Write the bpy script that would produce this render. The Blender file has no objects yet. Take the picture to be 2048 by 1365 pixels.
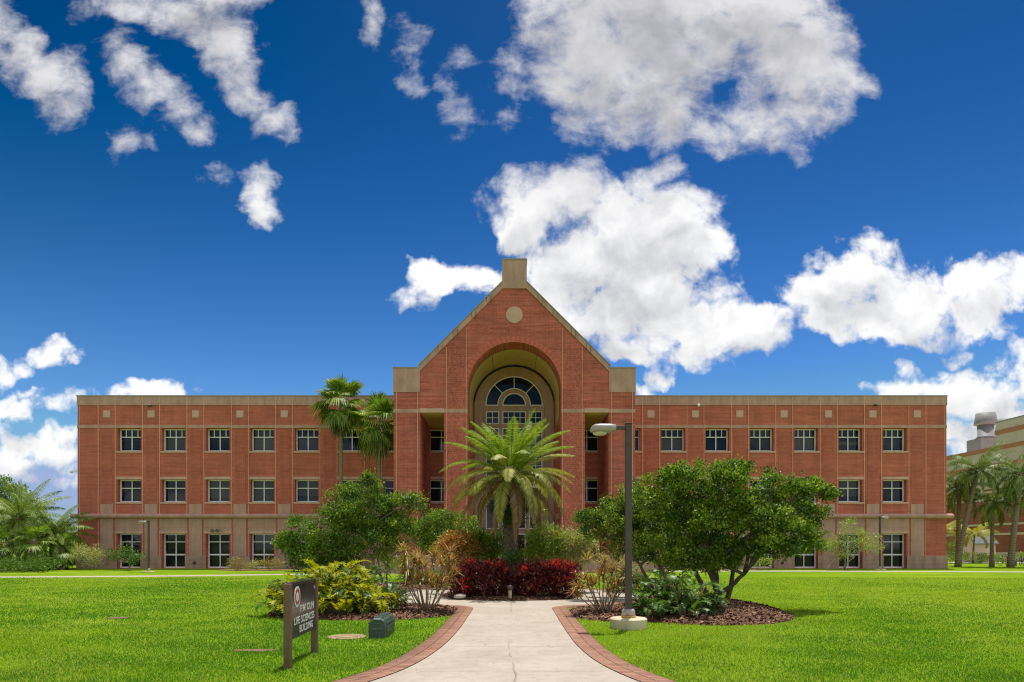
import bpy, math, random
import numpy as np
from mathutils import Vector, Matrix
from mathutils.geometry import tessellate_polygon

SC = bpy.context.scene
COL = SC.collection
PI = math.pi

# ------------------------------------------------------------------ camera
cam = bpy.data.cameras.new("camera")
cam.lens = 24.0
cam.sensor_width = 36.0
cam.sensor_fit = 'HORIZONTAL'
cam.shift_y = 0.2014
cam.clip_start = 0.1
cam.clip_end = 3000
cam_o = bpy.data.objects.new("camera", cam)
cam_o.location = (0, 0, 1.7)
cam_o.rotation_euler = (PI / 2, 0, 0)
COL.objects.link(cam_o)
SC.camera = cam_o

# ------------------------------------------------------------------ sun, sky, exposure
SUN_DIR = Vector((0.09, 0.235, 1.0)).normalized()
SUN_STRENGTH = 3.2
SKY_STRENGTH = 0.15
CLOUD_STRENGTH = 0.70
EXPOSURE = 0.58

SC.view_settings.view_transform = 'Standard'
SC.view_settings.look = 'None'
SC.view_settings.exposure = EXPOSURE
SC.view_settings.gamma = 1.0
SC.cycles.filter_width = 1.15
SC.cycles.use_denoising = True
SC.cycles.denoising_prefilter = 'NONE'

sun = bpy.data.lights.new("sun", 'SUN')
sun.energy = SUN_STRENGTH
sun.angle = math.radians(0.5)
sun.color = (1.0, 0.965, 0.90)
sun_o = bpy.data.objects.new("sun", sun)
sun_o.location = (20, 30, 60)
sun_o.rotation_euler = SUN_DIR.to_track_quat('Z', 'Y').to_euler()
COL.objects.link(sun_o)

F = 1365.0          # focal length in pixels of the 2048 px photograph (24 mm lens)


def P(px, py, d):
    """A point of the place seen at pixel (px, py) that stands d metres away."""
    return ((px - 1024.0) * d / F, d, 1.7 + (1095.0 - py) * d / F)


# cloud blobs: bearing and height as tangents (taken off the 2048 px photograph): cx, cy, rx, ry, weight
CLOUDS = [
    # big cloud high above the gable
    (1150, 30, 130, 100, 1.1), (1300, 20, 190, 120, 1.5), (1480, 10, 180, 90, 1.3), (1190, 130, 150, 100, 1.25),
    (1320, 140, 130, 110, 1.3), (1240, 210, 80, 70, .95), (1160, 240, 60, 60, .7), (1050, 150, 60, 60, .45), (1600, 120, 120, 90, 1.2),
    (1660, 170, 75, 75, .95), (1560, 230, 130, 60, .95), (1440, 265, 90, 35, .7), (1340, 250, 70, 45, .9),
    (1620, 40, 80, 60, .8), (1420, 100, 90, 55, 1.0), (1590, 270, 60, 35, .5),
    # cumulus behind the gable
    (1050, 430, 82, 68, 1.05), (1140, 410, 100, 70, 1.1), (1260, 440, 120, 85, 1.25), (1350, 430, 80, 70, 1.05),
    (1380, 510, 75, 75, 1.0), (1200, 520, 160, 80, 1.35), (1310, 560, 130, 90, 1.4), (1175, 340, 50, 40, .7),
    (1335, 335, 38, 30, .65), (1290, 360, 40, 35, .5), (1100, 560, 90, 60, 1.0), (1200, 620, 130, 65, 1.15), (1360, 640, 120, 55, 1.15),
    (1430, 690, 80, 40, .95), (1290, 680, 90, 45, .9), (1470, 640, 70, 50, .8), (1120, 600, 60, 40, .8), (1430, 580, 50, 60, .7),
    # small puff left of the block on the gable
    (870, 545, 55, 42, 1.0), (915, 548, 65, 36, .95), (975, 560, 60, 38, .95), (850, 590, 35, 20, .3),
    # right cumulus
    (1710, 560, 110, 75, 1.25), (1620, 600, 80, 60, 1.0), (1560, 640, 70, 45, 1.0), (1850, 600, 110, 70, 1.15),
    (1930, 570, 90, 45, 1.0), (2010, 555, 70, 40, .9), (1780, 640, 200, 45, 1.2), (1950, 640, 80, 35, .8), (1520, 670, 60, 35, .7),
    (1760, 520, 60, 40, .8), (1500, 655, 95, 42, 1.15), (1900, 625, 130, 46, 1.2), (1680, 650, 110, 36, 1.1), (1990, 600, 60, 40, .9),
    # low right
    (1960, 800, 130, 60, 1.15), (2040, 760, 80, 55, 1.0), (1860, 765, 60, 30, .7), (1790, 785, 60, 22, .6),
    (1830, 740, 40, 18, .5), (1915, 695, 28, 18, .35), (1980, 870, 140, 80, 1.1), (2090, 700, 70, 40, .6),
    (1310, 745, 40, 28, .55), (1276, 785, 30, 18, .6),
    # streaks high left
    (0, 60, 50, 70, .8), (40, 110, 65, 65, .95), (85, 155, 60, 55, .9), (125, 200, 55, 45, .75), (140, 130, 40, 40, .4),
    (235, 90, 35, 35, .3), (275, 145, 50, 40, .7), (310, 185, 60, 42, .85), (350, 220, 50, 30, .6), (390, 255, 38, 24, .5),
    (300, 10, 110, 40, .75), (390, 30, 110, 60, 1.0), (450, 85, 70, 65, 1.05), (470, 150, 55, 55, .8), (500, 190, 50, 42, .8),
    (545, 235, 45, 34, .8), (575, 262, 28, 22, .5), (170, 10, 40, 25, .3), (430, -20, 120, 50, 1.2),
    (255, 270, 32, 36, .45), (425, 350, 34, 26, .33), (512, 375, 36, 40, .6), (525, 415, 42, 30, .6),
    # thin wisps in the middle
    (745, 55, 26, 36, .35), (820, 75, 36, 40, .42), (825, 140, 26, 40, .4), (930, 122, 28, 22, .33), (890, 190, 26, 44, .36),
    (920, 235, 44, 36, .42), (985, 245, 44, 24, .32),
    # low left
    (105, 690, 52, 28, .8), (130, 712, 40, 18, .4), (40, 728, 28, 18, .3), (5, 738, 24, 24, .4), (30, 815, 80, 26, .7), (120, 805, 70, 22, .6),
    (300, 785, 90, 28, .95), (350, 775, 60, 20, .7), (240, 790, 40, 18, .7), (80, 783, 30, 12, .4),
    (122, 865, 45, 26, .75), (60, 890, 90, 32, .8), (130, 905, 60, 36, .7), (20, 925, 90, 26, .55), (110, 960, 50, 14, .35),
    (-60, 880, 80, 50, .7),
]


def build_world():
    w = bpy.data.worlds.new("World")
    SC.world = w
    w.use_nodes = True
    nt = w.node_tree
    nt.nodes.clear()
    L = nt.links.new

    def mk(tree):
        def node(t, **kw):
            n = tree.nodes.new(t)
            for k, v in kw.items():
                setattr(n, k, v)
            return n
        return node
    # node group: cloud thickness at a point of the (x/y, z/y) tangent plane
    g = bpy.data.node_groups.new("cloud_field", 'ShaderNodeTree')
    g.interface.new_socket("P", in_out='INPUT', socket_type='NodeSocketVector')
    g.interface.new_socket("H", in_out='OUTPUT', socket_type='NodeSocketFloat')
    gn = mk(g)
    gi = gn('NodeGroupInput')
    go = gn('NodeGroupOutput')
    acc = None
    for cx, cy, rx, ry, wt in CLOUDS:
        u, v = (cx - 1024) / F, (1095 - cy) / F
        sx, sy = F / (rx * 1.12), F / (ry * 1.12)
        ma = gn('ShaderNodeVectorMath', operation='MULTIPLY_ADD')
        g.links.new(gi.outputs[0], ma.inputs[0])
        ma.inputs[1].default_value = (sx, sy, 0)
        ma.inputs[2].default_value = (-u * sx, -v * sy, 0)
        dt = gn('ShaderNodeVectorMath', operation='DOT_PRODUCT')
        g.links.new(ma.outputs[0], dt.inputs[0])
        g.links.new(ma.outputs[0], dt.inputs[1])
        sb = gn('ShaderNodeMath', operation='MULTIPLY_ADD')
        g.links.new(dt.outputs['Value'], sb.inputs[0])
        sb.inputs[1].default_value = -wt
        sb.inputs[2].default_value = wt
        if acc is None:
            acc = sb
        else:
            mx = gn('ShaderNodeMath', operation='SMOOTH_MAX')
            g.links.new(acc.outputs[0], mx.inputs[0])
            g.links.new(sb.outputs[0], mx.inputs[1])
            mx.inputs[2].default_value = 0.35
            acc = mx
    g.links.new(acc.outputs[0], go.inputs[0])

    n = mk(nt)

    def math_(op, a, b=None, c=None, clamp=False):
        m = n('ShaderNodeMath', operation=op, use_clamp=clamp)
        for i, v in enumerate((a, b, c)):
            if v is None:
                continue
            if isinstance(v, (int, float)):
                m.inputs[i].default_value = v
            else:
                L(v, m.inputs[i])
        return m.outputs[0]

    def vmath(op, a, b=None, c=None):
        m = n('ShaderNodeVectorMath', operation=op)
        for i, v in enumerate((a, b, c)):
            if v is None:
                continue
            if isinstance(v, tuple):
                m.inputs[i].default_value = v
            else:
                L(v, m.inputs[i])
        return m.outputs[0]

    def smooth(x, a, b):
        m = n('ShaderNodeMapRange', interpolation_type='SMOOTHSTEP')
        L(x, m.inputs[0])
        m.inputs[1].default_value = a
        m.inputs[2].default_value = b
        return m.outputs[0]

    def noise(vec, scale, detail, rough=.55, dist=0.0):
        t = n('ShaderNodeTexNoise', noise_dimensions='3D')
        L(vec, t.inputs['Vector'])
        t.inputs['Scale'].default_value = scale
        t.inputs['Detail'].default_value = detail
        t.inputs['Roughness'].default_value = rough
        t.inputs['Distortion'].default_value = dist
        return t

    tc = n('ShaderNodeTexCoord')
    sep = n('ShaderNodeSeparateXYZ')
    L(tc.outputs['Generated'], sep.inputs[0])
    x, y, z = sep.outputs
    yy = math_('MAXIMUM', y, 0.05)
    cmb = n('ShaderNodeCombineXYZ')
    L(math_('DIVIDE', x, yy), cmb.inputs[0])
    L(math_('DIVIDE', z, yy), cmb.inputs[1])
    p = cmb.outputs[0]
    # billowy warp of the field
    wn = noise(p, 7.0, 4, .55)
    w1 = vmath('MULTIPLY_ADD', vmath('SUBTRACT', wn.outputs['Color'], (.5, .5, .5)), (.085, .085, 0), p)
    wn2 = noise(p, 26.0, 5, .6)
    pw = vmath('MULTIPLY_ADD', vmath('SUBTRACT', wn2.outputs['Color'], (.5, .5, .5)), (.034, .034, 0), w1)

    def field(vec):
        gg = n('ShaderNodeGroup')
        gg.node_tree = g
        L(vec, gg.inputs[0])
        return gg.outputs[0]
    h0 = field(pw)
    h1 = field(vmath('ADD', pw, (0.004, 0.050, 0)))
    fb = noise(p, 17.0, 10, .62, .3).outputs['Fac']
    fbs = noise(w1, 10.0, 5, .55).outputs['Fac']
    fbl = noise(vmath('ADD', w1, (0.004, .024, 0)), 10.0, 5, .55).outputs['Fac']
    mid = noise(w1, 6.5, 5, .6).outputs['Fac']
    # streaky noise for the torn high clouds, drawn out along the wind
    mp = n('ShaderNodeMapping')
    mp.inputs['Rotation'].default_value = (0, 0, math.radians(48))
    mp.inputs['Scale'].default_value = (10.0, 26.0, 1)
    L(w1, mp.inputs[0])
    strk = noise(mp.outputs[0], 1.0, 8, .62).outputs['Fac']
    hi = smooth(math_('DIVIDE', z, yy), .42, .62)
    fine = math_('ADD', math_('MULTIPLY', math_('SUBTRACT', fb, .5), 2.2), math_('MULTIPLY', math_('SUBTRACT', mid, .5), 1.1))
    # cauliflower heads on the lower cumulus
    vo = n('ShaderNodeTexVoronoi', voronoi_dimensions='2D', feature='F1')
    vo.inputs['Scale'].default_value = 15.0
    vo.inputs['Detail'].default_value = 3.0
    vo.inputs['Roughness'].default_value = .55
    vo.inputs['Lacunarity'].default_value = 2.1
    L(w1, vo.inputs['Vector'])
    bill = math_('MULTIPLY', math_('SUBTRACT', .74, vo.outputs['Distance']), math_('SUBTRACT', .85, math_('MULTIPLY', hi, .65)))
    fine = math_('ADD', fine, bill)
    fine = math_('ADD', fine, math_('MULTIPLY', math_('MULTIPLY', math_('SUBTRACT', strk, .5), 2.0), hi))
    # generic clouds behind and beside the camera
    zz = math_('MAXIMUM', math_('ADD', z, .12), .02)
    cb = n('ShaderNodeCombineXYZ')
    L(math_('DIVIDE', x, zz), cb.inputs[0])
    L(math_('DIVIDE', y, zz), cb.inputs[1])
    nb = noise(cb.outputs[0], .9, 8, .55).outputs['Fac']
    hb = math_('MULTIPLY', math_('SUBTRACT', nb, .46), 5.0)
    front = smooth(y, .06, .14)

    def mixf(a, b, f):
        m = n('ShaderNodeMix', data_type='FLOAT')
        L(f, m.inputs[0])
        L(a, m.inputs[2])
        L(b, m.inputs[3])
        return m.outputs[0]
    hh = mixf(hb, math_('ADD', h0, fine), front)
    span = math_('DIVIDE', math_('ADD', hh, .16), math_('ADD', .86, math_('MULTIPLY', hi, .50)), None, True)
    alpha = math_('MULTIPLY', smooth(span, 0, 1), smooth(z, -.02, .01))
    # how much cloud lies towards the light
    over = math_('ADD', math_('MULTIPLY', h1, .85), math_('MULTIPLY', math_('SUBTRACT', fbl, .5), 1.5))
    dark = math_('MULTIPLY', smooth(over, .0, 1.6), front)
    relief = math_('ADD', math_('MULTIPLY', math_('SUBTRACT', fbs, fbl), 1.6), math_('MULTIPLY', bill, .22))
    ccol = n('ShaderNodeMix', data_type='RGBA')
    L(math_('SUBTRACT', dark, relief, None, True), ccol.inputs[0])
    ccol.inputs[6].default_value = (1.0, 1.0, 1.0, 1)
    ccol.inputs[7].default_value = (.57, .575, .61, 1)
    # high clouds are seen from below and are greyer
    ccol2 = n('ShaderNodeMix', data_type='RGBA', blend_type='MULTIPLY')
    L(math_('MULTIPLY', hi, front), ccol2.inputs[0])
    L(ccol.outputs[2], ccol2.inputs[6])
    ccol2.inputs[7].default_value = (.75, .745, .77, 1)

    sky = n('ShaderNodeTexSky', sky_type='NISHITA')
    sky.sun_disc = False
    sky.sun_elevation = math.asin(SUN_DIR.z)
    sky.sun_rotation = math.atan2(SUN_DIR.x, SUN_DIR.y)
    sky.altitude = 0
    sky.air_density = 1.0
    sky.dust_density = 0.4
    sky.ozone_density = 3.0
    hsv = n('ShaderNodeHueSaturation')
    hsv.inputs['Saturation'].default_value = 1.22
    L(sky.outputs[0], hsv.inputs['Color'])
    gm = n('ShaderNodeVectorMath', operation='MULTIPLY')
    L(hsv.outputs[0], gm.inputs[0])
    gm.inputs[1].default_value = (.55, .82, 1.0)
    # deep polarised blue overhead that pales towards the horizon
    deep = vmath('MAXIMUM', vmath('MULTIPLY', vmath('SUBTRACT', gm.outputs[0], (.463, 1.27, 3.55)), (1.0, .90, 1.28)), (0, 0, 0))
    deep = vmath('MINIMUM', deep, (1.5, 2.0, 3.2))
    b1 = n('ShaderNodeBackground')
    L(deep, b1.inputs[0])
    b1.inputs[1].default_value = SKY_STRENGTH
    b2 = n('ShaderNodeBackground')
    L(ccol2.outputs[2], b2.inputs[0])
    # unseen clouds behind the camera are brightened to throw extra light on the facade
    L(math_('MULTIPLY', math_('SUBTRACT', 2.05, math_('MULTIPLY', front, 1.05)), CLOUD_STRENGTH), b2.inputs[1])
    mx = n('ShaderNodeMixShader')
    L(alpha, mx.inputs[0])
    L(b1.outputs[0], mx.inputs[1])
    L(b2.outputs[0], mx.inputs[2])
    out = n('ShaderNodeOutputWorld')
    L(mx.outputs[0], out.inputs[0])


build_world()

# ------------------------------------------------------------------ helpers


def tag(o, label=None, cat=None, group=None, kind=None):
    if label:
        o['label'] = label
    if cat:
        o['category'] = cat
    if group:
        o['group'] = group
    if kind:
        o['kind'] = kind
    return o


def empty(name, loc, label, cat, group=None, rz=0.0):
    o = bpy.data.objects.new(name, None)
    o.location = loc
    o.rotation_euler = (0, 0, rz)
    o.empty_display_size = .3
    COL.objects.link(o)
    return tag(o, label, cat, group)


def link(name, me, parent=None, loc=(0, 0, 0)):
    o = bpy.data.objects.new(name, me)
    COL.objects.link(o)
    o.location = loc
    if parent is not None:
        o.parent = parent
    return o


def dup(root, loc=None, rz=None, label=None, scale=None):
    c = root.copy()
    COL.objects.link(c)
    if loc is not None:
        c.location = loc
    if rz is not None:
        c.rotation_euler = (0, 0, rz)
    if scale is not None:
        c.scale = scale
    if label:
        c['label'] = label
    for ch in list(root.children):
        k = dup(ch)
        k.parent = c
    return c


def arr_mesh(name, verts, quads, mats, parent=None, loc=(0, 0, 0), mi=None, uvs=None, smooth=False):
    """numpy verts (N,3) and faces (M,4 or 3) to one mesh object."""
    verts = np.asarray(verts, dtype=np.float32)
    quads = np.asarray(quads, dtype=np.int32)
    k = quads.shape[1]
    me = bpy.data.meshes.new(name)
    me.vertices.add(len(verts))
    me.vertices.foreach_set("co", verts.ravel())
    me.loops.add(quads.size)
    me.loops.foreach_set("vertex_index", quads.ravel())
    me.polygons.add(len(quads))
    me.polygons.foreach_set("loop_start", np.arange(0, quads.size, k, dtype=np.int32))
    me.polygons.foreach_set("loop_total", np.full(len(quads), k, dtype=np.int32))
    if mi is not None:
        me.polygons.foreach_set("material_index", np.asarray(mi, dtype=np.int32))
    if smooth:
        me.polygons.foreach_set("use_smooth", np.ones(len(quads), dtype=bool))
    if uvs is not None:
        uv = me.uv_layers.new(name="UVMap")
        uv.data.foreach_set("uv", np.asarray(uvs, dtype=np.float32)[quads.ravel()].ravel())
    me.update(calc_edges=True)
    for m in (mats if isinstance(mats, (list, tuple)) else [mats]):
        me.materials.append(m)
    return link(name, me, parent, loc)


class MB:
    """collects boxes, prisms, tubes and lathes for ONE mesh object"""

    def __init__(s):
        s.v, s.f, s.m, s.s = [], [], [], []

    def face(s, pts, m=0, sm=False):
        i = len(s.v)
        s.v += [tuple(p) for p in pts]
        s.f.append(tuple(range(i, i + len(pts))))
        s.m.append(m)
        s.s.append(sm)

    def box(s, x0, x1, y0, y1, z0, z1, m=0):
        i = len(s.v)
        s.v += [(x0, y0, z0), (x1, y0, z0), (x1, y1, z0), (x0, y1, z0), (x0, y0, z1), (x1, y0, z1), (x1, y1, z1), (x0, y1, z1)]
        for q in ((0, 3, 2, 1), (4, 5, 6, 7), (0, 1, 5, 4), (1, 2, 6, 5), (2, 3, 7, 6), (3, 0, 4, 7)):
            s.f.append(tuple(i + k for k in q))
            s.m.append(m)
            s.s.append(False)

    def bbox(s, x0, x1, y0, y1, z0, z1, b, m=0):
        """box with bevelled edges (octagonal plan, chamfered top and bottom)"""
        def ring(z, e):
            a, c = b + e, e
            return [(x0 + a, y0 + c, z), (x1 - a, y0 + c, z), (x1 - c, y0 + a, z), (x1 - c, y1 - a, z), (x1 - a, y1 - c, z), (x0 + a, y1 - c, z), (x0 + c, y1 - a, z), (x0 + c, y0 + a, z)]
        s.loft([ring(z0, b * .6), ring(z0 + b, 0), ring(z1 - b, 0), ring(z1, b * .6)], m)

    def loft(s, rings, m=0, sm=False, caps=True, closed=True):
        n = len(rings[0])
        i = len(s.v)
        for r in rings:
            s.v += [tuple(p) for p in r]
        for a in range(len(rings) - 1):
            for k in range(n if closed else n - 1):
                k2 = (k + 1) % n
                s.f.append((i + a * n + k, i + a * n + k2, i + (a + 1) * n + k2, i + (a + 1) * n + k))
                s.m.append(m)
                s.s.append(sm)
        if caps and closed:
            s.f.append(tuple(i + k for k in reversed(range(n))))
            s.f.append(tuple(i + (len(rings) - 1) * n + k for k in range(n)))
            s.m += [m, m]
            s.s += [False, False]

    def tube(s, pts, radii, n=8, m=0, sm=True):
        pts = [Vector(p) for p in pts]
        if isinstance(radii, (int, float)):
            radii = [radii] * len(pts)
        rings = []
        up = None
        for i, p in enumerate(pts):
            t = (pts[min(i + 1, len(pts) - 1)] - pts[max(i - 1, 0)]).normalized()
            if up is None:
                up = Vector((0, 0, 1)) if abs(t.z) < .9 else Vector((1, 0, 0))
            a = t.cross(up)
            if a.length < 1e-4:
                a = t.orthogonal()
            a.normalize()
            b = t.cross(a).normalized()
            up = -b if False else a.cross(t)
            rings.append([p + (a * math.cos(q) + b * math.sin(q)) * radii[i] for q in [2 * PI * k / n for k in range(n)]])
        s.loft(rings, m, sm)

    def lathe(s, prof, c=(0, 0, 0), n=24, m=0, sm=True):
        s.loft([[(c[0] + r * math.cos(2 * PI * k / n), c[1] + r * math.sin(2 * PI * k / n), c[2] + z) for k in range(n)] for r, z in prof], m, sm)

    def cut(s):
        """what follows is a piece of its own for build_each"""
        if not hasattr(s, 'marks'):
            s.marks = []
        s.marks.append((len(s.v), len(s.f)))

    def build_each(s, name, mats, parent=None, loc=(0, 0, 0), off=(0, 0, 0)):
        mk = s.marks + [(len(s.v), len(s.f))]
        out = []
        for (v0, f0), (v1, f1) in zip(mk[:-1], mk[1:]):
            if f1 == f0:
                continue
            p = MB()
            p.v = s.v[v0:v1]
            p.f = [tuple(i - v0 for i in f) for f in s.f[f0:f1]]
            p.m, p.s = s.m[f0:f1], s.s[f0:f1]
            out.append(p.build(name, mats, parent, loc, off))
        return out

    def build(s, name, mats, parent=None, loc=(0, 0, 0), off=(0, 0, 0)):
        me = bpy.data.meshes.new(name)
        v = [(a - off[0], b - off[1], c - off[2]) for a, b, c in s.v] if off != (0, 0, 0) else s.v
        me.from_pydata(v, [], s.f)
        for m in (mats if isinstance(mats, (list, tuple)) else [mats]):
            me.materials.append(m)
        me.polygons.foreach_set("material_index", s.m)
        me.polygons.foreach_set("use_smooth", s.s)
        me.update()
        return link(name, me, parent, loc)


# ------------------------------------------------------------------ materials
def new_mat(name):
    m = bpy.data.materials.new(name)
    m.use_nodes = True
    nt = m.node_tree
    b = nt.nodes['Principled BSDF']
    return m, nt, b


def pset(b, **kw):
    for k, v in kw.items():
        b.inputs[k].default_value = v


def c4(c):
    return (c[0], c[1], c[2], 1)


def ramp(nt, src, stops, interp='LINEAR'):
    r = nt.nodes.new('ShaderNodeValToRGB')
    r.color_ramp.interpolation = interp
    e = r.color_ramp.elements
    e[0].position, e[0].color = stops[0][0], c4(stops[0][1])
    e[1].position, e[1].color = stops[-1][0], c4(stops[-1][1])
    for p, c in stops[1:-1]:
        k = e.new(p)
        k.color = c4(c)
    if src is not None:
        nt.links.new(src, r.inputs[0])
    return r


def nz(nt, vec, scale, detail=4, rough=.55):
    t = nt.nodes.new('ShaderNodeTexNoise')
    t.inputs['Scale'].default_value = scale
    t.inputs['Detail'].default_value = detail
    t.inputs['Roughness'].default_value = rough
    if vec is not None:
        nt.links.new(vec, t.inputs['Vector'])
    return t


def mixc(nt, fac, a, b, mode='MIX'):
    m = nt.nodes.new('ShaderNodeMix')
    m.data_type = 'RGBA'
    m.blend_type = mode
    for s, v in ((0, fac), (6, a), (7, b)):
        if isinstance(v, (int, float)):
            m.inputs[s].default_value = v
        elif isinstance(v, (tuple, list)):
            m.inputs[s].default_value = c4(v)
        else:
            nt.links.new(v, m.inputs[s])
    return m.outputs[2]


def bump(nt, b, height, strength=.3, dist=.02):
    n = nt.nodes.new('ShaderNodeBump')
    n.inputs['Strength'].default_value = strength
    n.inputs['Distance'].default_value = dist
    nt.links.new(height, n.inputs['Height'])
    nt.links.new(n.outputs[0], b.inputs['Normal'])


def objco(nt, scale=None):
    tc = nt.nodes.new('ShaderNodeTexCoord')
    if scale is None:
        return tc.outputs['Object']
    mp = nt.nodes.new('ShaderNodeMapping')
    mp.inputs['Scale'].default_value = scale
    nt.links.new(tc.outputs['Object'], mp.inputs[0])
    return mp.outputs[0]


def mat_plain(name, col, rough=.6, var=.12, scale=6.0, metal=0.0, bmp=0.0, spec=.5, detail=5):
    m, nt, b = new_mat(name)
    pset(b, Roughness=rough, Metallic=metal)
    b.inputs['Specular IOR Level'].default_value = spec
    t = nz(nt, objco(nt), scale, detail)
    lo = tuple(max(0, c * (1 - var)) for c in col)
    hi = tuple(min(1, c * (1 + var)) for c in col)
    r = ramp(nt, t.outputs['Fac'], [(.3, lo), (.7, hi)])
    nt.links.new(r.outputs[0], b.inputs['Base Color'])
    if bmp:
        bump(nt, b, t.outputs['Fac'], bmp)
    return m


def mat_brick(name, c1, c2, mortar, bw=.21, rh=.075, streak=.25, msize=.012, offs=.5, contrast=None):
    m, nt, b = new_mat(name)
    pset(b, Roughness=.85)
    b.inputs['Specular IOR Level'].default_value = .25
    co = objco(nt)
    sp = nt.nodes.new('ShaderNodeSeparateXYZ')
    nt.links.new(co, sp.inputs[0])
    ad = nt.nodes.new('ShaderNodeMath')
    nt.links.new(sp.outputs[0], ad.inputs[0])
    nt.links.new(sp.outputs[1], ad.inputs[1])
    cb = nt.nodes.new('ShaderNodeCombineXYZ')
    nt.links.new(ad.outputs[0], cb.inputs[0])
    nt.links.new(sp.outputs[2], cb.inputs[1])
    br = nt.nodes.new('ShaderNodeTexBrick')
    br.offset = offs
    nt.links.new(cb.outputs[0], br.inputs['Vector'])
    br.inputs['Color1'].default_value = c4(c1)
    br.inputs['Color2'].default_value = c4(c2)
    br.inputs['Mortar'].default_value = c4(mortar)
    br.inputs['Scale'].default_value = 1.0
    br.inputs['Mortar Size'].default_value = msize
    br.inputs['Mortar Smooth'].default_value = .2
    br.inputs['Brick Width'].default_value = bw
    br.inputs['Row Height'].default_value = rh
    # weathering: horizontal courses of slightly different firing, and blotches
    mp = nt.nodes.new('ShaderNodeMapping')
    mp.inputs['Scale'].default_value = (.35, 6.5, 1)
    nt.links.new(cb.outputs[0], mp.inputs[0])
    t1 = nz(nt, mp.outputs[0], 1.0, 5, .6)
    t2 = nz(nt, cb.outputs[0], .55, 5, .6)
    r1 = ramp(nt, t1.outputs['Fac'], [(.3, (1 - streak,) * 3), (.72, (1 + streak * .55,) * 3)])
    r2 = ramp(nt, t2.outputs['Fac'], [(.3, (.84, .82, .80)), (.7, (1.10, 1.08, 1.06))])
    c = mixc(nt, 1.0, br.outputs['Color'], r1.outputs[0], 'MULTIPLY')
    c = mixc(nt, 1.0, c, r2.outputs[0], 'MULTIPLY')
    mp2 = nt.nodes.new('ShaderNodeMapping')
    mp2.inputs['Scale'].default_value = (1.5, .16, 1)
    nt.links.new(cb.outputs[0], mp2.inputs[0])
    t3 = nz(nt, mp2.outputs[0], 1.0, 6, .65)
    r3 = ramp(nt, t3.outputs['Fac'], [(.30, (.80, .79, .78)), (.52, (1.0, 1.0, 1.0)), (.75, (1.13, 1.15, 1.17))])
    c = mixc(nt, .8, c, r3.outputs[0], 'MULTIPLY')
    nt.links.new(c, b.inputs['Base Color'])
    bump(nt, b, br.outputs['Fac'], -.25, .01)
    return m


def mat_stone(name, col, scale=1.2, var=.16, stain=.2, rough=.8):
    m, nt, b = new_mat(name)
    pset(b, Roughness=rough)
    b.inputs['Specular IOR Level'].default_value = .3
    co = objco(nt)
    t1 = nz(nt, co, scale, 6, .6)
    mp = objco(nt, (2.2, 2.2, .28))
    t2 = nz(nt, mp, 1.0, 5, .6)
    t3 = nz(nt, co, 40, 3, .6)
    r1 = ramp(nt, t1.outputs['Fac'], [(.28, tuple(c * (1 - var) for c in col)), (.72, tuple(c * (1 + var * .7) for c in col))])
    r2 = ramp(nt, t2.outputs['Fac'], [(.32, (1 - stain,) * 3), (.6, (1.03,) * 3)])
    r3 = ramp(nt, t3.outputs['Fac'], [(.3, (.93,) * 3), (.7, (1.05,) * 3)])
    c = mixc(nt, 1.0, r1.outputs[0], r2.outputs[0], 'MULTIPLY')
    c = mixc(nt, 1.0, c, r3.outputs[0], 'MULTIPLY')
    nt.links.new(c, b.inputs['Base Color'])
    bump(nt, b, t3.outputs['Fac'], .15, .01)
    return m


def mat_leaf(name, cols, rough=.4, trans=.3, spec=.5, tint=(1.25, 1.3, .55)):
    """colour differs leaf by leaf (random per mesh island)"""
    m, nt, b = new_mat(name)
    pset(b, Roughness=rough)
    b.inputs['Specular IOR Level'].default_value = spec
    g = nt.nodes.new('ShaderNodeNewGeometry')
    n = len(cols)
    r = ramp(nt, g.outputs['Random Per Island'], [(i / (n - 1), c) for i, c in enumerate(cols)])
    nt.links.new(r.outputs[0], b.inputs['Base Color'])
    if trans > 0:
        tr = nt.nodes.new('ShaderNodeBsdfTranslucent')
        cc = mixc(nt, 1.0, r.outputs[0], tint, 'MULTIPLY')
        nt.links.new(cc, tr.inputs[0])
        mx = nt.nodes.new('ShaderNodeMixShader')
        mx.inputs[0].default_value = trans
        nt.links.new(b.outputs[0], mx.inputs[1])
        nt.links.new(tr.outputs[0], mx.inputs[2])
        out = nt.nodes['Material Output']
        nt.links.new(mx.outputs[0], out.inputs[0])
    return m


def mat_glass(name, col=(.012, .014, .022), rough=.04, stripe=None):
    m, nt, b = new_mat(name)
    pset(b, Roughness=rough, IOR=1.5)
    b.inputs['Specular IOR Level'].default_value = .28
    b.inputs['Base Color'].default_value = c4(col)
    co = objco(nt)
    t = nz(nt, co, 1.4, 2, .5)
    if stripe:
        wv = nt.nodes.new('ShaderNodeTexWave')
        wv.wave_type = 'BANDS'
        wv.bands_direction = 'Z'
        wv.inputs['Scale'].default_value = 9.0
        nt.links.new(co, wv.inputs['Vector'])
        r = ramp(nt, wv.outputs['Fac'], [(.2, tuple(c * .7 for c in col)), (.8, col)])
    else:
        r = ramp(nt, t.outputs['Fac'], [(.3, tuple(c * .55 for c in col)), (.7, tuple(c * 1.3 for c in col))])
    nt.links.new(r.outputs[0], b.inputs['Base Color'])
    bump(nt, b, t.outputs['Fac'], .015, .02)
    return m


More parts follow.
